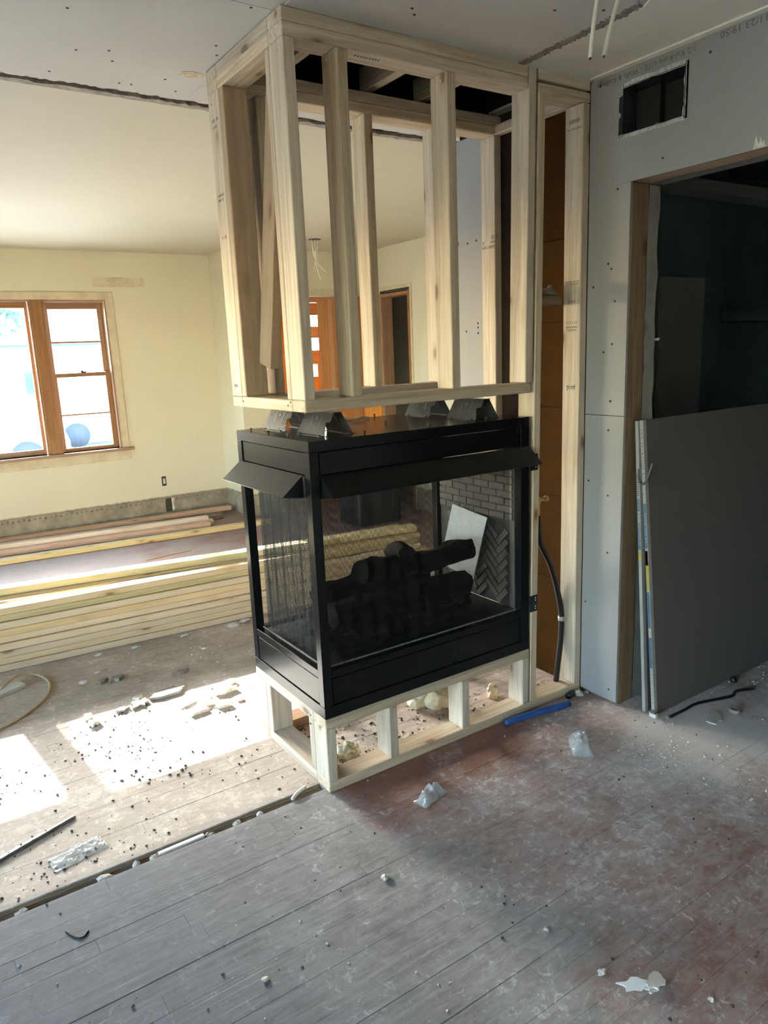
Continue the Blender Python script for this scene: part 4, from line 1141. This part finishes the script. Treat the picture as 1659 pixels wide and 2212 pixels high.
# white cord lying on the fireplace top
tag(tube('cable_scrap', [(0.36, 0.50, ZF + 0.002), (0.37, 0.49, ZF + 0.028), (0.43, 0.50, ZF + 0.016), (0.47, 0.49, ZF + 0.006), (0.52, 0.50, ZF + 0.012), (0.56, 0.51, ZF + 0.004)], 0.004, 'wire', None, 8), label='short bent white cable scrap lying on the black fireplace top', cat='cable')

# ================================================================== DRYWALL SHEETS IN THE DOORWAY
def sheet(x0, L, yb, yt, h, label, stripes):
    e = tag(empty('drywall_sheet', (x0 + L / 2, yb, 0)), label=label, cat='drywall sheet', group='drywall sheets leaning in the doorway')
    ang = math.atan2(yt - yb, h)
    hh = math.hypot(h, yt - yb)
    Rx = Matrix.Rotation(-ang, 4, 'X')
    base_ = Matrix.Translation((x0, yb, 0.004)) @ Rx
    def bx(n, a0, a1, b0, b1, c0, c1, mat, par):
        bm = bmesh.new(); bmesh.ops.create_cube(bm, size=1.0)
        for v in bm.verts: v.co = Vector((a0 + (v.co.x + .5) * (a1 - a0), b0 + (v.co.y + .5) * (b1 - b0), c0 + (v.co.z + .5) * (c1 - c0)))
        return mesh_obj(n, bm, mat, par, base_)
    pn = bx('panel', 0, L, 0, 0.0127, 0, hh, 'drywall_sheet', e)
    tp = bx('end_tape', -0.0012, 0.001, -0.0006, 0.0135, 0.001, hh - 0.001, 'tape_white', e)
    bx('face_tape', -0.0008, 0.018, -0.0008, 0.0, 0.001, hh - 0.001, 'tape_white', e)
    for z0_, z1_, mat in stripes:
        bx('tape_print', -0.0018, -0.0011, 0.0012, 0.0125, z0_, z1_, mat, tp)
    return e, base_
e1_, b1_ = sheet(1.336, 1.22, -0.350, -0.243, 1.203, 'front grey drywall sheet leaning on edge in the doorway, printed end tape', ((0.20, 0.33, 'tape_blue'), (0.37, 0.52, 'tape_blue'), (0.53, 0.69, 'tape_yellow'), (0.63, 0.69, 'tape_orange'), (0.70, 0.88, 'tape_blue')))
e2_, b2_ = sheet(1.330, 1.22, -0.309, -0.226, 1.200, 'rear grey drywall sheet behind the front one, with blue and yellow tape label', ((0.645, 0.68, 'tape_yellow'), (0.69, 0.80, 'tape_blue'), (0.845, 0.895, 'tape_blue')))
def edge_text(s, zc, size, wide, e, b_, mat, yo):
    x = (b_ @ Vector((-0.0022, yo, zc)))
    upv = (b_.to_3x3() @ Vector((0, 0, 1))); yv = (b_.to_3x3() @ Vector((0, 1, 0)))
    text(s, x, upv, yv, size, mat, e, 'tape_lettering', 0.0001, 0, wide)
edge_text('1/2" KAL-KORE', 0.70, 0.012, 0.095, e2_, b2_, 'tape_white', 0.002)
edge_text('LITE', 0.808, 0.012, 0.030, e2_, b2_, 'tape_blue', 0.002)
edge_text('IIIII', 0.850, 0.011, 0.038, e2_, b2_, 'tape_white', 0.002)
edge_text('IIIIIII', 0.905, 0.012, 0.055, e2_, b2_, 'ink', 0.002)
edge_text('1/2 KAL-KORE', 0.72, 0.011, 0.12, e1_, b1_, 'tape_white', 0.002)
for k in range(5): edge_text('|| - |-', 0.05 + k * 0.03, 0.010, 0.022, e1_, b1_, 'ink', 0.002)
for k in range(6): edge_text('I - II', 1.00 + k * 0.03, 0.010, 0.020, e1_, b1_, 'ink', 0.002)
for k in range(7): edge_text('- I', 0.90 + k * 0.04, 0.008, 0.018, e1_, b1_, 'ink', 0.004)
tag(tube('metal_hook', [(1.326, -0.2375, 1.015), (1.325, -0.238, 0.985), (1.325, -0.250, 0.962), (1.326, -0.266, 0.962), (1.330, -0.278, 0.985), (1.352, -0.282, 1.04)], 0.0045, 'strip', None, 8), label='thin curled tape strap wrapped round the edges of the two leaning sheets', cat='strap')
sh = tag(empty('shim_block', (1.335, -0.35, 0)), label='small grey shim block under the front corner of the leaning sheets', cat='block')
box('wedge', 1.318, 1.334, -0.368, -0.335, 0.0, 0.018, 'gypsum', sh, 0.002)
box('pad', 1.316, 1.3335, -0.364, -0.340, 0.0185, 0.028, 'strip', sh, 0.002)

# ================================================================== LUMBER
LA = math.atan2(1.827 - 1.92, 0.505 + 0.817)
def lum(p0, p1, label, mat, group, w=0.089, t=TP):
    o = board('lumber_board', p0, p1, w, t, mat, None, (0, 0, 1), 0.003)
    return tag(o, label, 'board', group)
def on_line(x, y0, s): return y0 + math.tan(LA) * (x + 0.817) + s
mats = ['pine_stack'] * 7 + ['pine_olive', 'pine_stack']
ordn = ['bottom', 'second', 'third', 'fourth', 'fifth', 'sixth', 'seventh', 'eighth', 'top']
rr = random.Random(12)
for k in range(9):
    for j, row_ in enumerate(('front', 'middle', 'rear')):
        jit = rr.uniform(-0.008, 0.016) if j == 0 else 0.020 + rr.uniform(0, 0.002)
        if k in (2, 5) and j == 0: jit = -0.003
        s = 0.0445 + j * 0.0905 + jit
        xl, xr = -1.95 + rr.uniform(-.03, .03), 1.72 + rr.uniform(-.04, .04)
        z = 0.0005 + 0.0374 * k + 0.0183
        lab = '%s board of the %s row in the tall lumber stack%s' % ('topmost' if k == 8 else 'lowest' if k == 0 else ordn[k] + ' from the floor,', row_, ', greenish' if (mats[k] == 'pine_olive' and j == 0) else '')
        lum((xl, on_line(xl, 1.92, s), z), (xr, on_line(xr, 1.92, s), z), 'pine ' + lab.replace(', board', ' board').replace('floor, board', 'floor board'), mats[k] if j == 0 else 'pine_stack', 'boards in the tall lumber stack', 0.089, 0.0352)
zt = 0.0374 * 9 + 0.0195
lum((-1.9, 2.36, zt), (1.70, 1.795, zt), 'single yellowish board lying askew on top of the tall lumber stack', 'pine_yellow', 'loose boards on the stack')
FLB = 'boards on the floor under the window'
lum((-1.9, 4.375, 0.0195), (1.70, 4.045, 0.0195), 'yellowish knotty board on the floor, nearest of the boards under the window', 'pine_yellow', FLB)
lum((-1.9, 4.70, 0.0195), (1.215, 4.335, 0.0195), 'orange board on the floor under the window, its end cut short', 'pine_red', FLB)
lum((-1.9, 4.80, 0.0195), (1.285, 4.44, 0.0195), 'lower board of the pair just behind the orange floor board', 'pine', FLB)
lum((-1.88, 4.795, 0.0585), (1.24, 4.445, 0.0585), 'upper board of the pair just behind the orange floor board', 'pine', FLB, 0.075, 0.038)
lum((0.45, 4.668, 0.0195), (1.44, 4.60, 0.0195), 'short dark greyish board on the floor between the pair and the pinkish board', 'pine_old', FLB)
lum((-1.9, 4.915, 0.058), (1.585, 4.745, 0.058), 'long pinkish board lying closest to the window wall', 'pine_red', FLB)
lum((-1.9, 4.915, 0.0195), (0.9, 4.78, 0.0195), 'pinkish board underneath the one closest to the window wall', 'pine_red', FLB)
tag(tube('wood_splinter', [(0.40, 3.55, 0.003), (0.52, 3.57, 0.004), (0.66, 3.60, 0.003), (0.78, 3.60, 0.003)], 0.004, 'cord', None, 6), label='long thin wood splinter on the floor between the lumber piles', cat='splinter')

# ================================================================== DEBRIS ON THE FLOOR
tag(tube('air_hose', [(-1.6, 1.42, 0.006), (-1.1, 1.22, 0.006), (-0.85, 1.29, 0.006), (-0.70, 1.43, 0.006), (-0.645, 1.56, 0.006), (-0.64, 1.68, 0.006), (-0.68, 1.77, 0.010), (-0.74, 1.78, 0.024), (-0.80, 1.73, 0.024), (-0.90, 1.60, 0.006), (-1.2, 1.40, 0.006)], 0.0058, 'cord', None, 8), label='tan air hose looped on the floor at the foot of the lumber stack', cat='hose')
pb = tag(board('pale_board', (-1.35, 1.40, 0.009), (-0.75, 1.70, 0.009), 0.085, 0.017, 'pale_board', None), label='pale grey board lying inside the loop of the tan hose', cat='board')
ms = tag(empty('metal_strip', (-0.9, 0.37, 0)), label='dark grey bent metal strip on the floor at the left edge', cat='strip')
bm = bmesh.new()
P0, P1 = Vector((-1.35, 0.19, 0.0)), Vector((-0.765, 0.415, 0.0))
dr = (P1 - P0).normalized(); nr = Vector((-dr.y, dr.x, 0))
secs = []
for k in range(9):
    t = k / 8
    p = P0.lerp(P1, t); w_ = 0.030 * (1 - 0.55 * t); h = 0.014 * (1 - 0.5 * t)
    secs.append([bm.verts.new(p + nr * a + Vector((0, 0, b))) for a, b in ((-w_ / 2, 0.001), (-w_ / 2, h), (-w_ / 2 + 0.004, h + 0.002), (w_ / 2, h * 0.9), (w_ / 2, 0.001))])
for a_, b_ in zip(secs, secs[1:]):
    for k in range(5): bm.faces.new((a_[k], a_[(k + 1) % 5], b_[(k + 1) % 5], b_[k]))
bm.faces.new(secs[0][::-1]); bm.faces.new(secs[-1])
mesh_obj('strip', bm, 'strip', ms)
rs = random.Random(31)
for k in range(9):
    p = P0.lerp(P1, 0.3 + 0.6 * k / 9) + nr * rs.uniform(-0.004, 0.012)
    lump('grit', (p.x, p.y, 0.012), (0.007, 0.006, 0.006), 'crumb', 300 + k, ms, 0.4, 1)

def film(name, loc, sx, sy, hgt, seed, label, cat, rz=0.0, puff=0.0, nx=30):
    """crumpled thin plastic: a folded double sheet"""
    bm = bmesh.new()
    ny = max(8, int(nx * sy / sx))
    def f(u, v, top):
        x, y = (u - 0.5) * sx, (v - 0.5) * sy
        e = (1 - abs(2 * u - 1) ** 3) * (1 - abs(2 * v - 1) ** 3)
        n1 = 1 - abs(mnoise.noise(Vector((x * 24, y * 24, seed)))) * 2.2
        n2 = 1 - abs(mnoise.noise(Vector((x * 52, y * 52, seed * 2)))) * 2.2
        z = 0.0012 + (hgt * max(0, 0.55 * n1 + 0.35 * n2) * (0.35 + 0.65 * e) + puff * e) * (1 if top else 0.08)
        jx = 0.05 * sx * mnoise.noise(Vector((x * 20, y * 20, seed + 5)))
        jy = 0.10 * sy * mnoise.noise(Vector((x * 18, y * 18, seed + 8)))
        return Vector((x + jx, y + jy, z))
    for top in (True, False):
        g = [[bm.verts.new(f(i / nx, j / ny, top)) for j in range(ny + 1)] for i in range(nx + 1)]
        for i in range(nx):
            for j in range(ny):
                bm.faces.new((g[i][j], g[i + 1][j], g[i + 1][j + 1], g[i][j + 1]))
    o = mesh_obj(name, bm, 'film', None, Matrix.Translation(loc) @ Matrix.Rotation(rz, 4, 'Z'), smooth=False)
    return tag(o, label, cat)
film('plastic_bag', (-0.795, 0.208, 0.0), 0.165, 0.075, 0.012, 3, 'flat crumpled silvery plastic bag left of the floor slot', 'bag', 0.17, 0.003)
film('plastic_wrap', (0.265, -0.235, 0.0), 0.125, 0.055, 0.03, 9, 'clear crumpled plastic wrap on the floor in front of the fireplace', 'wrap', 0.25, 0.026)
film('plastic_wrap', (0.905, -0.335, 0.0), 0.12, 0.075, 0.04, 14, 'clear crumpled plastic wrap on the floor near the blue pipe', 'wrap', 0.9, 0.04)

bpz = tag(empty('blue_pipe', (0.97, -0.045, 0.0)), label='length of blue plastic pipe lying along the front of the platform', cat='pipe')
tube('pipe', [(0.803, -0.028, 0.0135), (0.97, -0.052, 0.0135), (1.131, -0.078, 0.0135)], 0.013, 'blue', bpz, 14)
cyl('bore', (0.8021, -0.0279, 0.0135), (0.804, -0.0281, 0.0135), 0.0095, 'ink', bpz, 12)

def foam(loc, size, seed, label, mat='foam', rough=0.4, rz=0.0):
    return tag(lump('foam_chunk', loc, size, mat, seed, None, 0.3, 4, 4.2, True, rz), label, 'foam')
foam((0.175, 0.165, 0.0), (0.085, 0.065, 0.075), 2, 'lumpy cream foam chunk inside the platform beside the front corner block')
foam((0.70, 0.275, 0.0), (0.11, 0.09, 0.13), 5, 'largest cream foam lump standing inside the platform behind the middle block')
foam((0.63, 0.33, 0.0), (0.09, 0.07, 0.09), 8, 'yellowish foam lump behind the largest one inside the platform')
foam((0.935, 0.190, 0.0), (0.045, 0.05, 0.075), 11, 'small upright cream foam piece inside the right bay of the platform')
foam((0.44, 0.135, 0.0), (0.045, 0.025, 0.02), 14, 'tiny foam scrap inside the platform by the second bay')
foam((1.24, -0.035, 0.0), (0.035, 0.035, 0.03), 17, 'small white foam lump at the wall corner by the blue pipe', 'plaster')
foam((1.285, -0.005 - 0.03, 0.0), (0.02, 0.02, 0.012), 18, 'tiny white crumb against the foot of the drywall', 'plaster')
tag(cyl('pipe_cap', (1.175, -0.030, 0.014), (1.212, -0.020, 0.014), 0.014, 'rubber', None, 14), label='short black pipe cap at the end of the platform plate', cat='pipe cap')
# torn paper, washer, pipe and shell by the doorway
sp = tag(shard('torn_paper', (1.515, -0.50, 0.004), (0.16, 0.085), 0.004, 'white', 4, None, (0.08, 0.03), 0.55), label='pale torn piece of drywall paper on the floor before the leaning sheets', cat='paper')
wa = tag(tube('cardboard_ring', [(1.615 + 0.017 * math.cos(a * math.pi / 6), -0.53 + 0.017 * math.sin(a * math.pi / 6), 0.009) for a in range(13)], 0.008, 'plaster_dark', None, 8, 2), label='small round ring on the floor right of the torn paper', cat='ring')
tag(tube('bent_rod', [(1.37, -0.40, 0.007), (1.47, -0.40, 0.007), (1.56, -0.40, 0.007), (1.72, -0.45, 0.007), (1.78, -0.435, 0.007), (1.86, -0.47, 0.007)], 0.006, 'rubber', None, 8, 3), label='dark bent rod on the dusty floor in front of the leaning sheets', cat='rod')
tag(lump('black_knob', (1.87, -0.372, 0.0), (0.035, 0.03, 0.035), 'rubber', 5, None, 0.1, 2), label='black rubber knob against the bottom edge of the leaning sheet', cat='knob')
def two_lobes():
    e = tag(empty('foam_flake', (0.21, -1.15, 0.0)), label='white curled foam flake with two lobes at the lower right of the floor', cat='foam')
    for (x, y, sx, sy, rz_, sd, tx, ty) in ((0.186, -1.132, 0.085, 0.036, -0.62, 3, 0.22, -0.05), (0.232, -1.156, 0.075, 0.052, 0.42, 6, -0.15, 0.20), (0.212, -1.165, 0.05, 0.03, 0.1, 9, 0.1, 0.1)):
        shard('lobe', (x, y, 0.009), (sx, sy), 0.004, 'white', sd, e, (tx, ty), rz_)
two_lobes()
for i, (x, y, s, lab) in enumerate(((-0.083, -0.468, 0.026, 'white plaster chip alone in the middle of the near floor'),
        (-0.52, -0.585, 0.020, 'grey-white chip low on the left of the near floor'),
        (0.52, -0.34, 0.014, 'tiny white chip between the two clear plastic wraps'),
        (0.15, -0.885, 0.016, 'small white chip on the floor left of the white foam flake'),
        (0.16, -1.06, 0.022, 'white chip just behind the white foam flake'),
        (0.30, -1.26, 0.018, 'white chip near the right bottom of the picture'))):
    tag(lump('plaster_chip', (x, y, 0.0), (s, s * 0.8, s * 0.55), 'plaster', 60 + i, None, 0.5, 2), lab, 'chip')
# broken plaster pile at the edge of the sun patch
pile = [((-0.345, 1.115), (0.10, 0.075), 0.012, 0.5, 'grey square plaster slab at the left of the rubble pile'),
        ((-0.20, 1.145), (0.21, 0.075), 0.014, 0.1, 'long grey plaster slab at the back of the rubble pile'),
        ((-0.42, 1.105), (0.07, 0.045), 0.012, 0.3, 'small grey plaster piece at the far left of the rubble pile'),
        ((-0.335, 1.185), (0.06, 0.035), 0.012, 0.2, 'thin plaster piece behind the square slab in the rubble pile'),
        ((-0.165, 0.985), (0.11, 0.028), 0.012, 0.25, 'narrow plaster piece lying across the edge of the sun patch'),
        ((-0.115, 0.925), (0.10, 0.060), 0.020, 0.1, 'thick plaster lump in the sun below the rubble pile'),
        ((-0.085, 0.985), (0.055, 0.045), 0.016, 0.7, 'small white plaster bit at the right of the rubble pile'),
        ((0.005, 0.985), (0.125, 0.035), 0.022, 0.08, 'long plaster stick in the sun beside the platform'),
        ((-0.155, 0.865), (0.085, 0.024), 0.016, 0.1, 'thin plaster stick in the middle of the sun patch'),
        ((-0.045, 0.86), (0.080, 0.040), 0.020, -0.1, 'rounded plaster piece in the sun patch right of the thin stick'),
        ((0.035, 0.865), (0.045, 0.018), 0.010, 0.4, 'short yellowish splinter in the sun patch'),
        ((0.065, 1.06), (0.050, 0.035), 0.020, 0.3, 'white plaster block at the upper edge of the sun patch'),
        ((-0.085, 1.325), (0.085, 0.030), 0.016, 0.2, 'brown plaster flake between the lumber stack and the rubble pile'),
        ((-0.36, 1.455), (0.085, 0.045), 0.016, 0.4, 'cluster flake of grey plaster left of the brown flake'),
        ((-0.42, 1.475), (0.065, 0.035), 0.014, 0.6, 'grey plaster flake beside the cluster near the hose'),
        ((-0.565, 1.13), (0.04, 0.035), 0.018, 0.3, 'round pebble of plaster above the gap between the sun patches'),
        ((-0.56, 1.05), (0.055, 0.035), 0.020, 0.0, 'flat grey stone at the corner of the sun patch')]
for i, ((x, y), sz, th, rz_, lab) in enumerate(pile):
    tag(shard('plaster_piece', (x, y, 0.0005), sz, th, 'plaster' if i in (4, 5, 6, 7, 8, 9, 11) else 'plaster_dark' if i in (0, 1, 2, 12, 13, 14) else 'plaster', 40 + i, None, (0, 0), rz_), lab, 'plaster', 'broken plaster by the sun patch')
for i, (x, y, s, lab) in enumerate(((0.375, 1.765, 0.075, 'white foam crumbs at the right foot of the lumber stack'), (0.45, 1.785, 0.06, 'second white foam crumb against the lumber by the fireplace'), (0.10, 1.80, 0.045, 'white crumb against the foot of the lumber stack, middle'), (-0.17, 1.81, 0.04, 'white crumb at the foot of the lumber left of the middle one'), (-0.36, 1.83, 0.035, 'white crumb under the left part of the lumber stack'), (-0.42, 1.60, 0.035, 'pale crumb on the floor right of the hose loop'), (-0.50, 1.52, 0.045, 'bent pale splinter right of the hose loop'), (0.12, 1.55, 0.035, 'pale flake on the floor halfway from lumber to rubble'))):
    tag(lump('foam_crumb', (x, y, 0.0), (s, s * 0.5, s * 0.35), 'plaster', 90 + i, None, 0.6, 2), lab, 'crumb', 'crumbs by the lumber stack')
tag(tube('nail', [(0.405, 1.475, 0.003), (0.46, 1.455, 0.003), (0.50, 1.445, 0.003)], 0.0035, 'rubber', None, 6, 3), label='dark thin stick on the floor beside the fireplace corner', cat='stick')
# rubble in the slot
slot = [(-0.985, 0.055, 0.035), (-0.75, 0.052, 0.06), (-0.66, 0.056, 0.025), (-0.60, 0.052, 0.045), (-0.52, 0.054, 0.03), (-0.42, 0.055, 0.035), (-0.33, 0.055, 0.03), (-0.245, 0.053, 0.026)]
for i, (x, y, s) in enumerate(slot):
    tag(lump('slot_rubble', (x, y, -0.019), (s, 0.022, 0.024), 'plaster', 120 + i, None, 0.5, 2), ('pale plaster crumb in the floor slot, %s from the left' % ('first', 'second', 'third', 'fourth', 'fifth', 'sixth', 'seventh', 'eighth')[i]), 'rubble', 'plaster crumbs in the floor slot')
tag(board('white_strip', (-0.72 + 0.13, 0.057, -0.006), (-0.44, 0.057, -0.004), 0.016, 0.010, 'white', None), label='white painted strip lying in the floor slot', cat='strip')
tag(tube('white_twig', [(-0.125, 0.045, 0.004), (-0.10, 0.058, 0.010), (-0.075, 0.066, 0.012), (-0.055, 0.080, 0.008)], 0.006, 'white', None, 8, 4), label='curled white plastic bit at the floor slot beside the platform corner', cat='plastic bit')
cc = tag(tube('wire_staple', [(-0.895, -0.115, 0.002), (-0.88, -0.15, 0.002), (-0.862, -0.165, 0.002), (-0.845, -0.150, 0.002)], 0.0028, 'rubber', None, 6, 5), label='small dark bent wire on the near floor at the far left', cat='wire')

# countless crumbs
def crumbs(name, n, mat, area, smin, smax, seed, label, dens=None):
    rs_ = random.Random(seed)
    bm = bmesh.new()
    k = 0; tries = 0
    while k < n and tries < n * 60:
        tries += 1
        x, y = rs_.uniform(area[0], area[1]), rs_.uniform(area[2], area[3])
        if 0.0 - 0.01 < x < 1.3 and -0.01 < y < 0.59 and not dens == 'inside': continue
        if dens == 'cluster':
            if mnoise.noise(Vector((x * 3.0, y * 3.0, seed))) < rs_.uniform(-0.2, 0.6): continue
        if GAP0 - 0.004 < y < GAP1 + 0.004: continue
        s = smin + (smax - smin) * rs_.random() ** 3
        g = bmesh.ops.create_icosphere(bm, subdivisions=1, radius=s)['verts']
        for v in g:
            v.co = Vector((x + v.co.x * rs_.uniform(0.6, 1.5), y + v.co.y * rs_.uniform(0.6, 1.4), max(0.0002, v.co.z * rs_.uniform(0.5, 1.0) + s * 0.4)))
        k += 1
    o = mesh_obj(name, bm, mat)
    return tag(o, label, 'debris', kind='stuff')
crumbs('dark_crumbs', 800, 'crumb', (-1.15, 0.0, 0.09, 1.1), 0.0008, 0.0058, 1, 'dark crumbs of dirt scattered on the floor left of the fireplace', 'cluster')
crumbs('dark_crumbs', 320, 'crumb', (-1.1, 2.0, -1.4, 0.03), 0.0010, 0.0050, 2, 'dark grit scattered over the near floor', 'cluster')
crumbs('pale_crumbs', 300, 'plaster', (-1.1, 2.2, -1.4, 0.03), 0.0008, 0.0042, 3, 'pale plaster grit scattered over the near floor', 'cluster')
crumbs('pale_crumbs', 420, 'plaster', (-0.9, 0.9, 0.7, 1.8), 0.001, 0.005, 4, 'pale plaster grit between the lumber and the sun patch', 'cluster')
crumbs('platform_dirt', 520, 'crumb', (0.09, 0.93, 0.09, 0.486), 0.0012, 0.006, 5, 'dirt and sawdust on the floor inside the platform', 'inside')
crumbs('platform_dust', 380, 'foam', (0.09, 1.27, 0.09, 0.60), 0.0012, 0.006, 6, 'pale foam grit on the floor inside the platform', 'inside')
crumbs('doorway_dust', 700, 'plaster', (1.0, 2.2, -0.9, -0.30), 0.0010, 0.006, 8, 'white plaster grit heaped in front of the doorway', 'cluster')
# slot dirt
bm = bmesh.new(); rs = random.Random(44)
for k in range(420):
    x = rs.uniform(-1.1, -0.01); y = rs.uniform(GAP0 + 0.004, GAP1 - 0.006); s = rs.uniform(0.0015, 0.006)
    for v in bmesh.ops.create_icosphere(bm, subdivisions=1, radius=s)['verts']:
        v.co = Vector((x + v.co.x * 1.4, y + v.co.y, -0.018 + max(-0.0015, v.co.z)))
tag(mesh_obj('slot_dirt', bm, 'crumb'), 'dirt and splinters filling the floor slot', 'debris', kind='stuff')

# ================================================================== OUTDOORS
yard = tag(box('lawn', -60, 60, 5.2, 120, -0.75, -0.70, 'lawn'), kind='structure')
roadp = tag(box('road', -60, 60, 14.5, 22.0, -0.699, -0.68, 'road'), kind='structure')
def car(cx, cy, L, hgt, mat, label):
    e = tag(empty('parked_car', (cx, cy, -0.68)), label=label, cat='car', group='cars parked outside')
    g = -0.68
    prof = [(-L / 2, 0.35), (-L / 2 + 0.05, 0.78), (-L * 0.30, 0.86), (-L * 0.18, hgt), (L * 0.20, hgt), (L * 0.36, 0.90), (L / 2 - 0.08, 0.82), (L / 2, 0.60), (L / 2, 0.35)]
    mw = Matrix.Translation((cx, cy, g)) @ Matrix.Rotation(math.pi / 2, 4, 'X')
    bd = poly_slab('body', prof, -0.85, 0.85, mat, e, mw)
    gp = [(-L * 0.27, 0.90), (-L * 0.17, hgt - 0.06), (L * 0.19, hgt - 0.06), (L * 0.33, 0.92)]
    poly_slab('side_glass', gp, -0.86, 0.86, 'car_glass', bd, mw)
    for x in (-L * 0.31, L * 0.31):
        for y in (-0.78, 0.78):
            cyl('wheel', (cx + x, cy + y - 0.10, g + 0.33), (cx + x, cy + y + 0.10, g + 0.33), 0.33, 'tyre', e, 20)
    return e
car(-0.2, 15.6, 4.5, 1.42, 'car_blue', 'dark blue car parked outside beyond the picture window')
car(4.6, 19.6, 5.2, 2.05, 'car_white', 'white van parked outside beyond the right sash window')
hs = tag(empty('house', (4.5, 30, -0.7)), label='blue-grey house across the street seen through the right sash window', cat='house')
box('wall', -1.0, 12.0, 30, 38, -0.7, 2.3, 'house_blue', hs)
poly_slab('roof', [(-1.6, 0), (12.6, 0), (10.5, 1.6), (0.5, 1.6)], -8.6, 0.6, 'house_roof', hs, Matrix.Translation((0, 30, 2.3)) @ Matrix.Rotation(math.pi / 2, 4, 'X'))
for x in (0.5, 3.4, 5.4, 8.5):
    w_ = box('window', x, x + 1.3, 29.95, 29.999, 0.3, 1.7, 'car_white', hs)
    box('pane', x + 0.12, x + 1.18, 29.93, 29.949, 0.42, 1.58, 'car_glass', w_)
def tree(x, y, h, seed, label):
    e = tag(empty('tree', (x, y, -0.7)), label=label, cat='tree', group='trees outside')
    tube('trunk', [(x, y, -0.7), (x + 0.1, y, h * 0.4), (x - 0.05, y, h * 0.7)], 0.22, 'bark', e, 10)
    rs_ = random.Random(seed); bm = bmesh.new()
    for k in range(900):
        a, b_, rr_ = rs_.uniform(0, 6.28), rs_.uniform(-1, 1), rs_.random() ** 0.4
        rad = h * 0.33
        c = Vector((x + rad * rr_ * math.cos(a) * math.sqrt(1 - b_ * b_), y + rad * rr_ * math.sin(a) * math.sqrt(1 - b_ * b_), h * 0.68 + rad * 0.9 * rr_ * b_))
        s = rs_.uniform(0.12, 0.28)
        v1 = Vector((rs_.uniform(-1, 1), rs_.uniform(-1, 1), rs_.uniform(-1, 1))).normalized() * s
        v2 = v1.cross(Vector((rs_.uniform(-1, 1), rs_.uniform(-1, 1), rs_.uniform(-1, 1)))).normalized() * s * 0.6
        bm.faces.new([bm.verts.new(c + q) for q in (v1, v2, -v1, -v2)])
    o = mesh_obj('crown', bm, 'leaf', e); o['kind'] = 'stuff'
tree(1.6, 24.5, 5.6, 3, 'leafy tree across the street seen through the picture window')
tree(-6.0, 27.0, 6.5, 4, 'leafy tree further left across the street')
